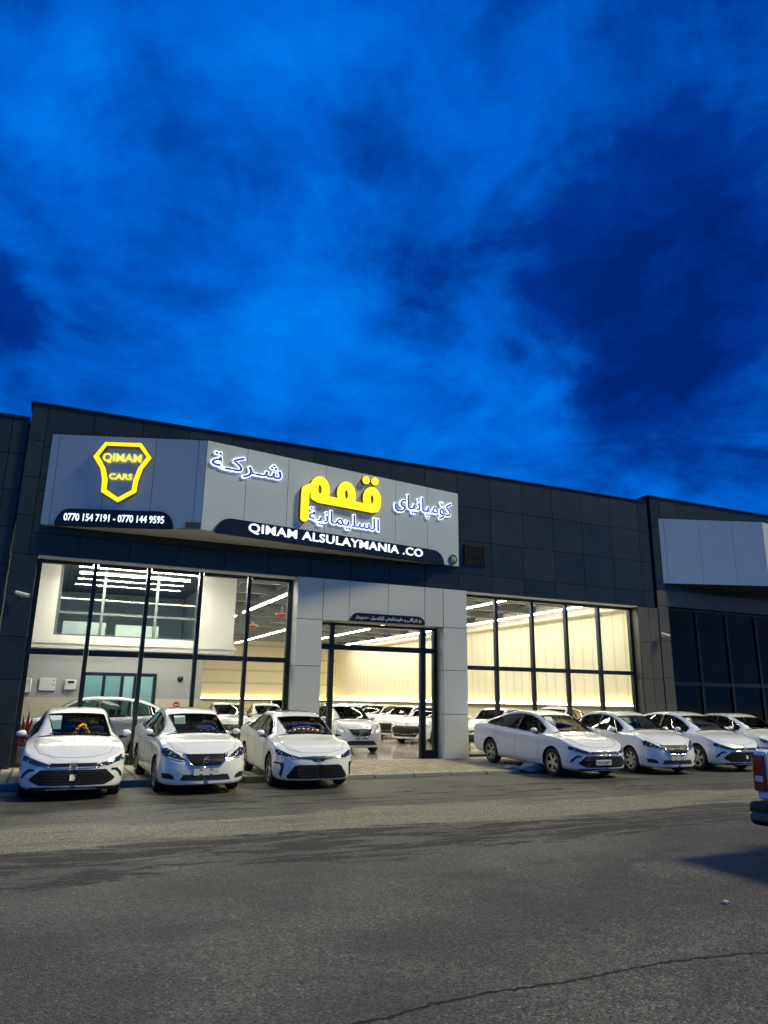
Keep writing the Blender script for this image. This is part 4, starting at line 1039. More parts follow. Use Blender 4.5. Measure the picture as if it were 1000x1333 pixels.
    if p.get('plate'):
        z, wd, txt, y0 = p['plate']; h = c.hit('F', y0, z, .02)
        pl = add('number_plate', M['plate'], lambda b: box(b, h.x-.05, h.x+.012, y0-wd, y0+wd, z-.058, z+.058, bev=.004), smooth=False)
        if txt:
            m4 = Matrix(((0, 0, 1, h.x+.0125), (1, 0, 0, y0), (0, 1, 0, z), (0, 0, 0, 1)))
            text_obj('plate_lettering', txt, (-wd*.84, wd*.84, -.034, .034), .002, M['ink'], pl, m4, .012)
        else:
            add('plate_bolt', M['ink'], lambda b: [box(b, h.x+.011, h.x+.015, y0+y-.03, y0+y+.03, z+zz-.006, z+zz+.006) for y in (-.10, .10) for zz in (-.04, .04)], pl, False)
    if p.get('studs'):
        def studs(b):
            for row in range(6):
                for q in range(-13, 14):
                    y = (q+.5*(row % 2))*.052; z = .312+row*.038
                    if not inside([(-.54, .295), (.54, .295), (.67, .345), (.70, .385), (.54, .525), (-.54, .525), (-.70, .385), (-.67, .345)], y, z): continue
                    if abs(y+.1*(p.get('plate') is not None)) < .27 and abs(z-.40) < .075 and p.get('plate'): continue
                    c.panel(b, 'F', [(y-.014, z-.003), (y+.014, z-.003), (y+.014, z+.003), (y-.014, z+.003)], .010, .05)
        add('grille_studs', M['steel'], studs, smooth=False)
    if p.get('tag'): add('paper_tag', M['plate'], lambda b: c.panel(b, 'F', [(-.055, .36), (.03, .36), (.05, .46), (-.055, .46)], .016, .05), smooth=False)
    # bonnet shut line
    def bonnet(b):
        y0 = p['ws'][2]+.03
        for sg in (1, -1): c.line(b, 'T', [(p['ws'][0]-.05, sg*y0), (xF-.55, sg*(y0+.02)), (xF-.30, sg*(y0-.08))], .005, -.001)
        c.line(b, 'T', [(xF-.30, y0-.08), (xF-.17, .35), (xF-.145, 0), (xF-.17, -.35), (xF-.30, -y0+.08)], .005, -.001)
    add('bonnet_seam', M['seam'], bonnet)
    # --- cut the shell
    for po, ax, lo, hi in ((wsc, 'F', p['ws'][1]-.25, p['ws'][0]+.2), (rsc, 'B', p['rw'][0]-.25, p['rw'][1]+.25)):
        c.cut(ax, po, lambda q: lo < q[0] < hi and q[2] > .7, .06)
    for ax in 'LR':
        for nm, po in sides: c.cut(ax, po, lambda q: abs(q[1]) > .3 and q[2] > .6, .05)
    ar = r+.045
    for wx in (wb/2, -wb/2):
        circ = [(wx+ar*math.cos(k*math.pi/24), r+.012+ar*math.sin(k*math.pi/24)) for k in range(48)]
        for ax in 'LR': c.cut(ax, circ, lambda q: abs(q[1]) > .45, .06)
        for f in [f for f in c.bm.faces if (lambda q: abs(q[1]) > .5 and (q[0]-wx)**2+(q[2]-r)**2 < (ar-.01)**2)(f.calc_center_median())]: c.bm.faces.remove(f)
    for v in [v for v in c.bm.verts if not v.link_faces]: c.bm.verts.remove(v)
    mesh_obj('body', c.bm, M['paint'], root, True)
    # --- underbody, cabin
    def under(b):
        box(b, -wb/2-.5, wb/2+.45, -.55, .55, .17, .30)
        for wx in (wb/2, -wb/2):
            for sg in (1, -1):
                n = 18; A = []; B = []
                for k in range(n+1):
                    a = -.25+(math.pi+.5)*k/n; x = wx+math.cos(a)*(ar+.004); z = r+.012+math.sin(a)*(ar+.004)
                    A.append(b.verts.new((x, sg*.50, z))); B.append(b.verts.new((x, sg*(W-.025), z)))
                for k in range(n): b.faces.new((A[k], A[k+1], B[k+1], B[k]))
                b.faces.new(A)
    add('underbody', M['plastic'], under, smooth=False)
    xs0 = p['ws'][0]
    def dash(b):
        v = box(b, xs0-.62, xs0+.05, -W*.80, W*.80, .62, zt(xs0)-.09, bev=.05)
        box(b, xs0-.30, xs0-.02, -W*.72, W*.72, zt(xs0)-.1, zt(xs0)-.055, bev=.02)
    da = add('dashboard', M['plastic'], dash, smooth=False)
    sx = xs0-.62
    add('steering_wheel', M['trim'], lambda b: (tube(b, [(sx-.10+math.sin(k*math.pi/12)*.07, .36+math.cos(k*math.pi/12)*.18, .93+math.sin(k*math.pi/12)*.165) for k in range(24)], .017, 6, closed=True), tube(b, [(sx-.10, .20, .93), (sx-.1, .52, .93)], .02, 6), tube(b, [(sx-.1, .36, .93), (sx+.12, .36, .86)], .03, 8)), da)
    H = p['H']
    for sg in (1, -1):
        def seat(b):
            x0 = .0+p.get('seat', -.15); y0 = sg*.37
            box(b, x0-.25, x0+.30, y0-.25, y0+.25, .30, .56, bev=.06)
            v = box(b, x0-.38, x0-.22, y0-.24, y0+.24, .5, min(1.10, H-.36), bev=.05)
            box(b, x0-.40, x0-.28, y0-.12, y0+.12, min(1.13, H-.33), min(1.31, H-.17), bev=.04)
            for q in (-.05, .05): tube(b, [(x0-.34, y0+q, min(1.05, H-.4)), (x0-.34, y0+q, min(1.16, H-.3))], .008, 5)
        add('seat', M[p.get('cloth', 'cloth')], seat, smooth=False)
    def bench(b):
        x0 = -.95+p.get('seat', -.15)*.3
        box(b, x0-.2, x0+.35, -.62, .62, .30, .55, bev=.06); box(b, x0-.36, x0-.18, -.60, .60, .5, min(1.05, H-.40), bev=.05)
        for q in (-.38, .38): box(b, x0-.36, x0-.25, q-.12, q+.12, min(1.07, H-.39), min(1.2, H-.25), bev=.04)
    add('rear_bench', M[p.get('cloth', 'cloth')], bench, smooth=False)
    # --- wheels
    def tyre(b): lathe(b, [(r*.66, -.088), (r*.74, -.10), (r*.90, -.104), (r*.97, -.088), (r, -.06), (r, .06), (r*.97, .088), (r*.90, .104), (r*.74, .10), (r*.66, .088)], 36, 'Y')
    def rim(b):
        lathe(b, [(r*.66, -.088), (r*.67, -.10), (r*.63, -.098), (r*.60, -.07), (r*.58, .02), (.02, .03)], 36, 'Y', 1)
        n = p.get('spokes', 10)
        rings = lathe(b, [(.001, -.088), (.05, -.086), (.062, -.07), (.062, .0)], 18, 'Y', 0)
        for k in range(n):
            a = 2*math.pi*k/n+(.14*(1 if k % 2 else -1) if n == 10 else 0)
            ca, sa = math.cos(a), math.sin(a); q = []
            for rad, hw, y in ((.045, .018 if n == 10 else .035, -.083), (r*.64, .017 if n == 10 else .03, -.092)):
                for sgn in (-1, 1):
                    for dy in (0, .03): q.append(b.verts.new((ca*rad-sa*hw*sgn, y+dy, sa*rad+ca*hw*sgn)))
            for f in ((0, 2, 6, 4), (1, 5, 7, 3), (0, 4, 5, 1), (2, 3, 7, 6), (4, 6, 7, 5), (0, 1, 3, 2)): b.faces.new([q[i] for i in f]).material_index = 0
        rings = lathe(b, [(r*.665, -.089), (r*.672, -.103), (r*.63, -.10), (r*.62, -.085)], 36, 'Y', 0)
    t0 = add('wheel', M['tyre'], tyre); r0 = add('rim', [M['alloy'], M['alloy_dark']], rim, t0, False)
    spots = [(wb/2, -1), (wb/2, 1), (-wb/2, -1), (-wb/2, 1)]
    for k, (wx, sg) in enumerate(spots):
        t = t0
        if k:
            t = t0.copy(); COL.objects.link(t); t.parent = root; q = r0.copy(); COL.objects.link(q); q.parent = t
        t.location = (wx, sg*(W-.125), r); t.rotation_euler = (0, random.uniform(0, 1.0), math.pi if sg > 0 else 0)
    return root

# ---- the kinds of car
def base(**k):
    d = dict(L=4.63, aF=.55, nF=2.45, aR=.42, nR=3.2, nose=[(.1, -.05), (.25, .0), (.45, .0), (.6, -.02), (.72, -.10), (.9, -.22)], tail=[(.1, .06), (.3, .02), (.55, .0), (.85, .02), (1.0, .05), (1.2, .1)])
    d.update(k); return d
REAR = [('tail_light', 'red_lens', [(.86, .98), (.50, .96), (.50, .88), (.70, .82), (.88, .80)], .006, True), ('rear_valance', 'plastic', [(-.70, .30), (.70, .30), (.66, .42), (-.66, .42)], .005, False), ('rear_plate_recess', 'plate', [(-.26, .68), (.26, .68), (.26, .79), (-.26, .79)], .008, False)]
def spec_fastback(**k):
    return base(W=1.84, H=1.49, wb=2.72, xF=2.31, xR=-2.46, wr=.325,
        zt=[(-2.46, .90), (-2.40, 1.03), (-2.28, 1.10), (-2.0, 1.145), (-1.6, 1.245), (-1.1, 1.375), (-.6, 1.46), (-.15, 1.49), (.2, 1.465), (.5, 1.385), (.85, 1.215), (1.15, 1.045), (1.35, .985), (1.7, .93), (2.0, .86), (2.18, .78), (2.31, .68)],
        zs=[(-2.46, .84), (-2.3, .97), (-1.8, 1.03), (-1.0, 1.0), (0, .96), (.9, .935), (1.5, .90), (1.9, .82), (2.15, .72), (2.31, .62)],
        zb=[(-2.46, .46), (-2.3, .32), (-1.9, .25), (-1, .20), (1, .20), (1.9, .20), (2.2, .20), (2.31, .22)],
        wt=[(-2.46, .66), (-1.9, .62), (-1.0, .57), (-.2, .565), (.35, .575), (.8, .625), (1.2, .70), (1.8, .70), (2.31, .62)],
        dlo=(-1.62, .93), bpil=-.15, cpil=-1.05, dlo_top=.095, ws=(1.17, .46, .665, .53), rw=(-1.72, -.85, .56, .50), handle=M['paint'], seat=-.18, spokes=10,
        front=[('headlight', 'lamp', [(.865, .745), (.80, .752), (.60, .675), (.40, .615), (.41, .575), (.60, .595), (.80, .650), (.875, .675)], .006, True),
               ('grille_band', 'trim', [(-.40, .585), (.40, .585), (.40, .640), (-.40, .640)], .006, False),
               ('main_grille', 'grille', [(-.56, .285), (.56, .285), (.70, .345), (.735, .385), (.56, .535), (-.56, .535), (-.735, .385), (-.70, .345)], .006, False),
               ('air_vent', 'trim', [(.66, .545), (.76, .545), (.84, .47), (.875, .385), (.845, .385), (.79, .465), (.73, .51), (.66, .51)], .007, True),
               ('lower_lip', 'plastic', [(-.80, .19), (.80, .19), (.80, .245), (.40, .262), (-.40, .262), (-.80, .245)], .006, False)],
        front_lines=[('grille_strip', 'chrome', [(-.42, .565), (-.2, .560), (.2, .560), (.42, .565)], .010, False), ('headlight_tip', 'chrome', [(.42, .57), (.50, .60)], .013, True), ('daylight_strip', 'clear_lens', [(.46, .635), (.60, .672), (.80, .742)], .009, True)],
        studs=True, tag=k.get('plate') is None, badge=('bar', .612, .05), rear=REAR, **k)
def spec_sentra(**k):
    return base(W=1.76, H=1.495, wb=2.70, xF=2.27, xR=-2.36, wr=.315,
        zt=[(-2.36, .92), (-2.30, 1.06), (-2.18, 1.12), (-1.85, 1.15), (-1.55, 1.215), (-1.1, 1.375), (-.6, 1.475), (-.1, 1.495), (.2, 1.47), (.5, 1.38), (.85, 1.205), (1.12, 1.065), (1.3, 1.015), (1.7, .955), (2.0, .87), (2.16, .78), (2.27, .66)],
        zs=[(-2.36, .86), (-2.2, 1.01), (-1.7, 1.05), (-1.0, 1.01), (0, .97), (.9, .945), (1.5, .92), (1.9, .84), (2.15, .70), (2.27, .60)],
        zb=[(-2.36, .44), (-2.2, .30), (-1.8, .22), (-1, .185), (1, .185), (1.9, .19), (2.15, .195), (2.27, .22)],
        wt=[(-2.36, .66), (-1.8, .60), (-1.1, .555), (-.2, .555), (.35, .565), (.8, .61), (1.15, .68), (1.8, .66), (2.27, .58)],
        dlo=(-1.42, .90), bpil=-.12, cpil=-1.02, dlo_top=.10, ws=(1.14, .46, .655, .525), rw=(-1.58, -.95, .54, .49), chrome_line=False, handle=M['chrome'], spokes=7, cloth='cloth_pale',
        front=[('headlight', 'lamp', [(.835, .825), (.74, .835), (.62, .775), (.46, .685), (.40, .625), (.52, .615), (.72, .66), (.84, .725)], .006, True),
               ('main_grille', 'grille', [(-.42, .735), (.42, .735), (.33, .60), (.25, .535), (-.25, .535), (-.33, .60)], .005, False),
               ('lower_intake', 'plastic', [(-.50, .285), (.50, .285), (.44, .385), (-.44, .385)], .006, False),
               ('fog_recess', 'plastic', [(.60, .30), (.80, .315), (.82, .405), (.70, .405), (.61, .36)], .006, True),
               ('lower_lip', 'plastic', [(-.74, .185), (.74, .185), (.74, .205), (-.74, .205)], .006, False)],
        front_lines=[('daylight_strip', 'clear_lens', [(.44, .63), (.54, .63), (.74, .685)], .010, True), ('grille_surround', 'chrome', [(-.44, .735), (-.35, .60), (-.26, .522), (0, .512), (.26, .522), (.35, .60), (.44, .735)], .020, False)],
        badge=('ring', .640, .052), rear=REAR, roof=[('sunroof', 'trim', [(.02, -.40), (.02, .40), (-.32, .40), (-.32, -.40)], .006)], plate=(.43, .25, None, .0), **k)
def spec_corolla(**k):
    return base(W=1.78, H=1.435, wb=2.70, xF=2.29, xR=-2.34, wr=.318,
        zt=[(-2.34, .90), (-2.28, 1.03), (-2.16, 1.085), (-1.9, 1.10), (-1.6, 1.16), (-1.1, 1.33), (-.6, 1.42), (-.1, 1.435), (.2, 1.412), (.5, 1.33), (.85, 1.165), (1.15, 1.02), (1.35, .965), (1.7, .905), (2.0, .83), (2.17, .75), (2.29, .65)],
        zs=[(-2.34, .84), (-2.2, .97), (-1.7, 1.0), (-1.0, .97), (0, .93), (.9, .91), (1.5, .87), (1.9, .79), (2.15, .68), (2.29, .58)],
        zb=[(-2.34, .42), (-2.2, .30), (-1.8, .22), (-1, .18), (1, .18), (1.9, .185), (2.15, .19), (2.29, .21)],
        wt=[(-2.34, .66), (-1.8, .60), (-1.1, .55), (-.2, .55), (.35, .56), (.8, .61), (1.15, .68), (1.8, .67), (2.29, .60)],
        dlo=(-1.46, .92), bpil=-.12, cpil=-1.04, dlo_top=.095, ws=(1.16, .46, .66, .525), rw=(-1.62, -.9, .54, .49), chrome_line=True, handle=M['paint'], spokes=5,
        front=[('headlight', 'lamp', [(.86, .755), (.80, .765), (.62, .690), (.42, .635), (.42, .600), (.62, .600), (.80, .650), (.865, .690)], .006, True),
               ('upper_grille', 'trim', [(-.42, .612), (-.15, .590), (-.10, .555), (.10, .555), (.15, .590), (.42, .612), (.42, .640), (.12, .652), (-.12, .652), (-.42, .640)], .006, False),
               ('main_grille', 'grille', [(-.64, .235), (.64, .235), (.67, .275), (.52, .470), (.44, .495), (-.44, .495), (-.52, .470), (-.67, .275)], .006, False),
               ('air_vent', 'trim', [(.72, .525), (.875, .535), (.885, .50), (.80, .50), (.775, .42), (.80, .30), (.76, .26), (.735, .40)], .007, True),
               ('lower_lip', 'plastic', [(-.80, .175), (.80, .175), (.80, .195), (-.80, .195)], .006, False)],
        front_lines=[('grille_strip', 'chrome', [(-.44, .628), (-.14, .625), (0, .63), (.14, .625), (.44, .628)], .006, False), ('daylight_strip', 'clear_lens', [(.46, .608), (.62, .608), (.80, .655)], .009, True)],
        badge=('ovals', .605, .05), rear=REAR, roof=[('sunroof', 'trim', [(.02, -.40), (.02, .40), (-.5, .40), (-.5, -.40)], .006)], **k)
def spec_sunny(**k):
    d = spec_sentra(); 
    d.update(W=1.70, xF=2.20, xR=-2.25, wb=2.60, H=1.53, cloth='cloth_pale',
        zt=[(a*.97, b+.035 if b > 1.2 else b) for a, b in d['zt']], zs=[(a*.97, b) for a, b in d['zs']], zb=[(a*.97, b) for a, b in d['zb']], wt=[(a*.97, b) for a, b in d['wt']],
        front=[('headlight', 'clear_lens', [(.81, .86), (.70, .865), (.56, .77), (.50, .64), (.62, .63), (.80, .72)], .006, True),
               ('main_grille', 'grille', [(-.42, .745), (.42, .745), (.32, .60), (.22, .545), (-.22, .545), (-.32, .60)], .005, False),
               ('lower_intake', 'plastic', [(-.58, .27), (.58, .27), (.44, .40), (-.44, .40)], .006, False)],
        front_lines=[('grille_surround', 'chrome', [(-.44, .745), (-.34, .60), (-.24, .53), (.24, .53), (.34, .60), (.44, .745)], .014, False)],
        badge=('ring', .65, .06), plate=(.47, .26, '22L 1980', 0), spokes=7, chrome_line=False)
    d.update(k); return d
def spec_elantra(**k):
    d = spec_corolla()
    d.update(W=1.82, wb=2.72, xF=2.34, chrome_line=False, spokes=5, badge=('bar', .74, .05),
        front=[('headlight', 'lamp', [(.87, .73), (.80, .75), (.58, .70), (.50, .66), (.60, .64), (.84, .665)], .006, True),
               ('main_grille', 'grille', [(-.52, .28), (.52, .28), (.64, .40), (.70, .60), (.50, .675), (-.50, .675), (-.70, .60), (-.64, .40)], .006, False),
               ('air_vent', 'trim', [(.66, .42), (.84, .52), (.86, .44), (.80, .36), (.68, .33)], .007, True),
               ('lower_lip', 'plastic', [(-.78, .175), (.78, .175), (.78, .215), (-.78, .215)], .006, False)], front_lines=[('grille_strip', 'alloy', [(-.62, .40), (0, .36), (.62, .40)], .008, False)])
    d['zt'] = [(a if a < 2.2 else 2.34, b) for a, b in d['zt']]; d['zs'] = [(a if a < 2.2 else 2.34, b) for a, b in d['zs']]; d['zb'] = [(a if a < 2.2 else 2.34, b) for a, b in d['zb']]; d['wt'] = [(a if a < 2.2 else 2.34, b) for a, b in d['wt']]
    d.update(k); return d
def spec_crossover(**k):
    d = base(W=1.86, H=1.66, wb=2.68, xF=2.24, xR=-2.18, wr=.345, aR=.40,
        zt=[(-2.18, 1.0), (-2.12, 1.16), (-1.95, 1.30), (-1.6, 1.47), (-1.1, 1.60), (-.5, 1.655), (0, 1.66), (.3, 1.63), (.6, 1.53), (.9, 1.36), (1.15, 1.20), (1.35, 1.13), (1.7, 1.07), (1.95, 1.0), (2.12, .90), (2.24, .76)],
        zs=[(-2.18, .94), (-2.0, 1.10), (-1.5, 1.13), (-.8, 1.09), (0, 1.06), (.9, 1.04), (1.5, 1.02), (1.9, .95), (2.1, .84), (2.24, .70)],
        zb=[(-2.18, .5), (-2.0, .36), (-1.7, .28), (-1, .25), (1, .25), (1.9, .26), (2.1, .28), (2.24, .32)],
        wt=[(-2.18, .66), (-1.6, .62), (-1, .60), (-.2, .60), (.35, .61), (.8, .65), (1.15, .71), (1.8, .70), (2.24, .62)],
        dlo=(-1.62, .98), bpil=-.12, cpil=-.98, dlo_top=.10, ws=(1.17, .5, .68, .56), rw=(-2.0, -1.5, .58, .54), spokes=5,
        front=[('headlight', 'lamp', [(.88, .90), (.60, .86), (.50, .80), (.62, .78), (.88, .82)], .006, True), ('main_grille', 'grille', [(-.56, .42), (.56, .42), (.62, .60), (.50, .74), (-.50, .74), (-.62, .60)], .006, False),
               ('lower_lip', 'plastic', [(-.80, .25), (.80, .25), (.78, .36), (-.78, .36)], .006, False)], badge=('bar', .80, .06), rear=REAR)
    d.update(k); return d

SC = (.94, .925, .985)     # the cars here are a little smaller than their drawings
def place(o, xf, yf, hx, hy, wb, pitch=0.0, z=.0):
    """set a car down with the middle of its front axle at xf,yf, nose along hx,hy"""
    a = math.atan2(hy, hx); L = math.hypot(hx, hy); wb = wb*SC[0]; o.scale = SC
    o.location = (xf-hx/L*wb/2, yf-hy/L*wb/2, z); o.rotation_euler = (0, pitch, a)
def cars_all():
    G1 = 'white saloons parked with their front wheels on the road'
    P = .070/2.7; Z = .035
    fb = build_car(spec_fastback(), 'white fastback saloon with wide black grille and yellow bow, leftmost of the parked cars', G1); place(fb, .60, -4.70, -.01, -1, 2.72, P, Z)
    se = build_car(spec_sentra(), 'white saloon with V-shaped grille and blank white plate, second from the left', G1); place(se, 2.84, -4.62, .02, -1, 2.70, P, Z)
    co = build_car(spec_corolla(), 'white saloon with large black trapezoid grille and blue yellow garland behind the windscreen', G1); place(co, 5.13, -4.50, -.05, -1, 2.70, P, Z)
    f2 = build_car(spec_fastback(plate=(.40, .235, '20-G 63077', -.10)), 'white fastback saloon with a lettered number plate, right of the entrance', G1); place(f2, 12.22, -4.45, -.02, -1, 2.72, P, Z); f2.scale = (1.03, .925, .985)
    s2 = copy_tree(se); s2['label'] = 'white saloon with V-shaped grille, between the two fastback saloons right of the entrance'; place(s2, 14.72, -4.55, -.08, -1, 2.70, P, Z)
    f3 = copy_tree(fb); f3['label'] = 'white fastback saloon without number plate, in front of the tan-lit pilaster'; place(f3, 17.15, -4.5, -.03, -1, 2.72, P, Z)
    c2 = copy_tree(co); c2['label'] = 'white saloon cut by the right edge of the picture, behind the pickup'; place(c2, 20.3, -3.6, -.12, -1, 2.70, P, Z)
    # indoors
    G2 = 'white cars parked inside the showroom'
    cr = build_car(spec_crossover(), 'white crossover seen from its side behind the left window', G2); place(cr, .0, 2.1, -1, .04, 2.68, 0, .078)
    su = build_car(spec_sunny(), 'white saloon with a lettered plate facing out just inside the doorway', G2); place(su, 9.15, 2.72, -.06, -1, 2.60, 0, .078)
    el = build_car(spec_elantra(), 'white saloon with a broad dark grille, nose to the left inside the doorway', G2); place(el, 13.45, 6.6, -.86, -.5, 2.72, 0, .078)
    def put(src, x, y, hx, hy, wb, l):
        o = copy_tree(src); o['label'] = l; place(o, x, y, hx, hy, wb, 0, .078)
    put(el, 13.9, 9.7, -.86, -.5, 2.72, 'white saloon directly behind the one with the broad dark grille')
    put(co, 14.0, 13.0, -.86, -.5, 2.70, 'white saloon third in the row receding behind the doorway')
    put(el, 14.2, 16.4, -.86, -.5, 2.72, 'white saloon fourth in the row receding behind the doorway')
    put(co, 14.2, 20.2, -.86, -.5, 2.70, 'white saloon at the far end of the row behind the doorway')
    put(co, 14.5, 3.5, -.9, -.45, 2.70, 'white saloon behind the first pane right of the entrance')
    put(fb, 16.6, 2.6, -.85, -.5, 2.72, 'white fastback saloon with only its roof showing behind the right window')
    put(se, 6.1, 7.2, -.15, -1, 2.70, 'white saloon behind the second saloon from the left, seen through the left window')
    put(cr, 9.5, 11.6, -.3, -1, 2.68, 'white crossover taller than its neighbours behind the left entrance pier')
    put(co, 8.2, 9.5, -.2, -1, 2.70, 'white saloon half hidden behind the window bar left of the crossover')
    return fb, se, co, f2, s2, f3
OUT = cars_all()

# ---- sheets and bows behind the windscreens
def dressing():
    fb, se, co, f2, s2, f3 = OUT
    bpy.context.view_layer.update()
    def on(car, x, y, z): return car.matrix_world @ Vector((x, y, z))
    def sheet(car, y, z, w, h, x, lean, label):
        o = thing('paper_sheet', label, 'paper sheet', on(car, x, y, z), car.rotation_euler.z)
        bm = bmesh.new(); n = 5; g = []
        for i in range(n+1):
            row = []
            for j in range(2):
                t = i/n; row.append((-lean*h*t+.01*math.sin(t*3), (-w/2 if j == 0 else w/2), h*t))
            g.append(row)
        for k in (0, .002):
            vv = [[bm.verts.new((q[0]+k, q[1], q[2])) for q in r] for r in g]
            for i in range(n): bm.faces.new((vv[i][0], vv[i][1], vv[i+1][1], vv[i+1][0]))
        mesh_obj('sheet', bm, M['paper'], o)
    sheet(fb, -.40, 1.12, .21, .24, .86, .95, 'pale paper sheet behind the windscreen of the leftmost saloon')
    sheet(se, -.30, 1.20, .22, .16, .72, .95, 'pale blue paper sheet behind the windscreen of the second saloon')
    sheet(f2, -.42, 1.14, .22, .22, .84, .95, 'white paper sheet behind the windscreen of the saloon with the lettered plate')
    sheet(s2, -.32, 1.20, .18, .14, .70, .95, 'small pale sheet behind the windscreen of the saloon between two fastbacks')
    sheet(f3, -.45, 1.14, .16, .2, .84, .95, 'pale sheet behind the windscreen of the saloon by the tan-lit pilaster')
    # foil garlands: arcs of foil balloons lying on the dashboard
    def garland(car, x, y, z, w, h, n, m, rad, label, nm='foil_garland', cat='garland', bits=None):
        o = thing(nm, label, cat, on(car, x, y, z), car.rotation_euler.z)
        bm = bmesh.new()
        for k in range(n):
            t = k/(n-1); a = math.pi*t; q = Vector((-h*.7*math.sin(a), -w/2+w*t, h*math.sin(a)))
            r_ = rad*random.uniform(.75, 1.15)
            if bits == 'letters':
                b2 = bmesh.new(); sg = random.choice((-1, 1))
                tube(bm, [q+Vector((0, -r_*.6, 0)), q+Vector((0, -r_*.4*sg, r_*1.2)), q+Vector((0, r_*.5, r_*1.1)), q+Vector((0, r_*.4*sg, 0))], r_*.34, 6); b2.free()
            else:
                g = bmesh.ops.create_uvsphere(bm, u_segments=8, v_segments=6, radius=r_)
                for v in g['verts']: v.co = Vector((v.co.x*.6, v.co.y, v.co.z))+q
        mesh_obj('foil', bm, m, o, True)
    garland(co, 1.0, .02, 1.0, .98, .13, 26, M['foil_blue'], .030, 'blue beaded foil arc behind the windscreen of the saloon with the trapezoid grille')
    garland(co, 1.03, -.02, .985, .80, .07, 9, M['foil_gold'], .050, 'yellow foil letters in an arc below the blue arc behind a windscreen', 'foil_letters', 'foil letters', 'letters')
    garland(se, .98, .28, 1.03, .42, .11, 12, M['foil_blue'], .036, 'blue foil bow behind the windscreen of the second saloon')
    garland(se, 1.0, -.52, 1.03, .10, .07, 5, M['foil_gold'], .035, 'small yellow foil bow in the lower left of the second windscreen', 'foil_bow', 'bow')
    garland(fb, 1.02, .10, 1.02, .22, .14, 8, M['foil_gold'], .055, 'yellow foil bow behind the windscreen of the leftmost saloon', 'foil_bow', 'bow', 'letters')
dressing()

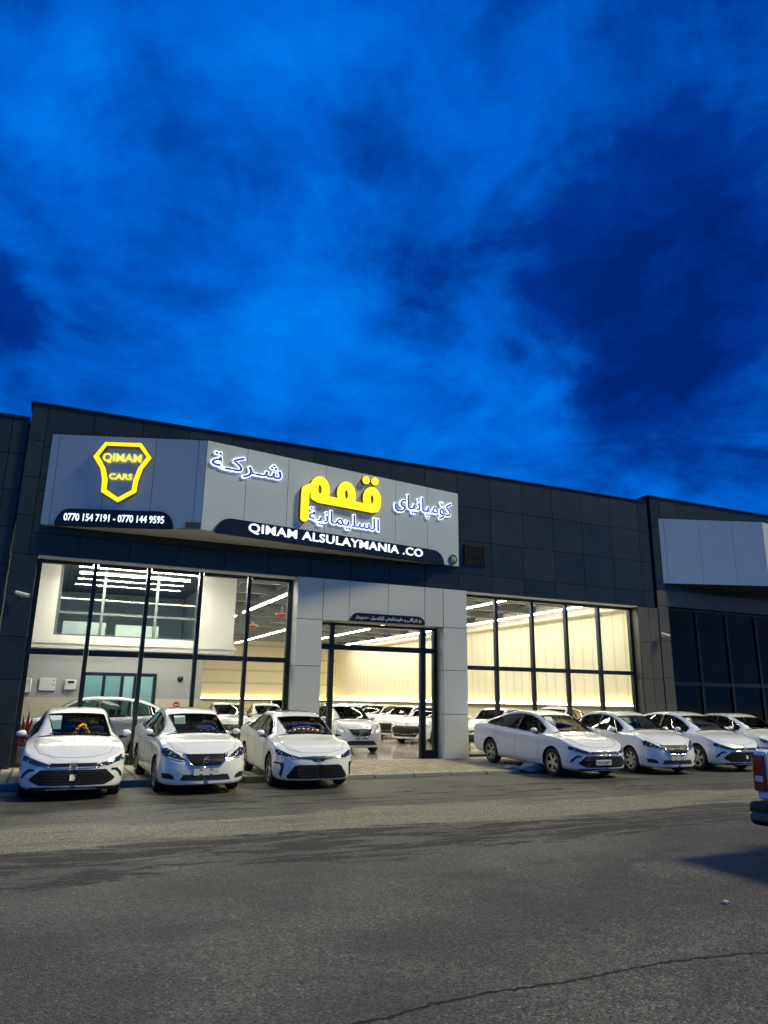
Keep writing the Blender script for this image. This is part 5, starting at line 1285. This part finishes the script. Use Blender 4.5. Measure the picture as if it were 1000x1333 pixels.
# ---- the pickup at the right edge
def pickup():
    o = thing('pickup_truck', 'white pickup truck cut by the right edge, showing its tail light and rear bumper', 'pickup truck')
    # local: x forward, rear face at x=0
    W = .90
    def add(n, m, fn, par=o, sm=False):
        bm = bmesh.new(); fn(bm); return mesh_obj(n, bm, m, par, sm)
    def shell(profile, w, bm, bev=.05):
        n = len(profile); A = [bm.verts.new((x, -w, z)) for x, z in profile]; B = [bm.verts.new((x, w, z)) for x, z in profile]
        bm.faces.new(A); bm.faces.new(B[::-1])
        for i in range(n): bm.faces.new((A[i], B[i], B[(i+1) % n], A[(i+1) % n]))
        recalc(bm); bmesh.ops.bevel(bm, geom=bm.edges[:], offset=bev, segments=3, affect='EDGES', profile=.6)
    def bed(bm):
        for s in (1, -1):
            y0, y1 = (W-.10, W) if s > 0 else (-W, -W+.10)
            box(bm, .06, 1.55, y0, y1, .66, 1.22, bev=.03)
        box(bm, .06, 1.55, -W+.1, W-.1, .62, .70)
        box(bm, 1.45, 1.55, -W+.1, W-.1, .70, 1.12)
    add('bed', M['paint'], bed)
    tg = add('tailgate', M['paint'], lambda b: box(b, .0, .06, -W+.19, W-.19, .66, 1.22, bev=.022))
    add('tailgate_handle', M['trim'], lambda b: box(b, -.02, .005, -.15, .15, 1.04, 1.12, bev=.01), tg)
    for s in (1, -1):
        def corner(b): box(b, .005, .30, s*W-.18*(s > 0)+0*(s < 0), s*W+.18*(s < 0), .66, 1.21, bev=.03)
        add('corner_panel', M['paint'], corner)
        def lamp(b):
            y0, y1 = sorted((s*(W+.012), s*(W-.155))); box(b, -.03, .22, y0, y1, .75, 1.16, bev=.025)
        tl = add('tail_light', M['red_lens'], lamp)
        def rev(b):
            y0, y1 = sorted((s*(W-.03), s*(W-.13))); box(b, -.036, -.02, y0, y1, .86, .93, bev=.008)
        add('reversing_lamp', M['clear_lens'], rev, tl)
    bp = add('rear_bumper', M['plastic'], lambda b: box(b, -.20, .10, -W+.02, W-.02, .40, .655, bev=.045))
    add('bumper_bar', M['steel'], lambda b: box(b, -.225, -.1, -W+.04, W-.04, .44, .55, bev=.03), bp)
    add('number_plate', M['plate'], lambda b: box(b, -.235, -.22, -.24, .24, .45, .56), bp)
    cab = add('cab', M['paint'], lambda b: shell([(1.57, .55), (1.57, 1.10), (1.75, 1.72), (2.0, 1.78), (2.9, 1.78), (3.2, 1.72), (3.85, 1.15), (4.9, 1.02), (5.1, .80), (5.12, .45), (4.9, .40), (1.7, .40)], W-.04, b, .06))
    def win(poly):
        def f(b):
            for s in (1, -1):
                v = [b.verts.new((x, s*(W-.03), z)) for x, z in poly]; fc = b.faces.new(v)
                g = bmesh.ops.extrude_face_region(b, geom=[fc])
                for q in g['geom']:
                    if isinstance(q, bmesh.types.BMVert): q.co.y = s*(W-.05)
            recalc(b)
        return f
    for poly in ([(1.80, 1.16), (1.92, 1.64), (2.55, 1.68), (2.55, 1.16)], [(2.66, 1.16), (2.66, 1.68), (3.12, 1.64), (3.66, 1.18)]): add('side_window', M['trim'], win(poly), cab)
    add('back_glass', M['trim'], lambda b: box(b, 1.60, 1.66, -.62, .62, 1.2, 1.62), cab)
    r = .38
    for x in (1.05, 4.15):
        for s in (1, -1):
            t = add('wheel', M['tyre'], lambda b: lathe(b, [(r*.62, -.10), (r*.75, -.12), (r*.93, -.12), (r, -.08), (r, .08), (r*.93, .12), (r*.75, .12), (r*.62, .10)], 32, 'Y'), o, True)
            t.location = (x, s*(W-.13), r); t.rotation_euler = (0, 0, math.pi if s > 0 else 0)
            add('rim', M['alloy'], lambda b: (lathe(b, [(r*.64, -.11), (r*.6, -.10), (r*.5, -.03), (.09, -.03), (.07, -.09), (.001, -.095)], 28, 'Y'), [box(b, -.03, .03, -.09, -.04, .05, r*.62) for _ in (0,)]), t)
    add('chassis', M['plastic'], lambda b: box(b, .1, 4.9, -.6, .6, .42, .60))
    a = 0.0; 
    o.location = (7.80, -14.02, 0); o.rotation_euler = (0, 0, a)
pickup()
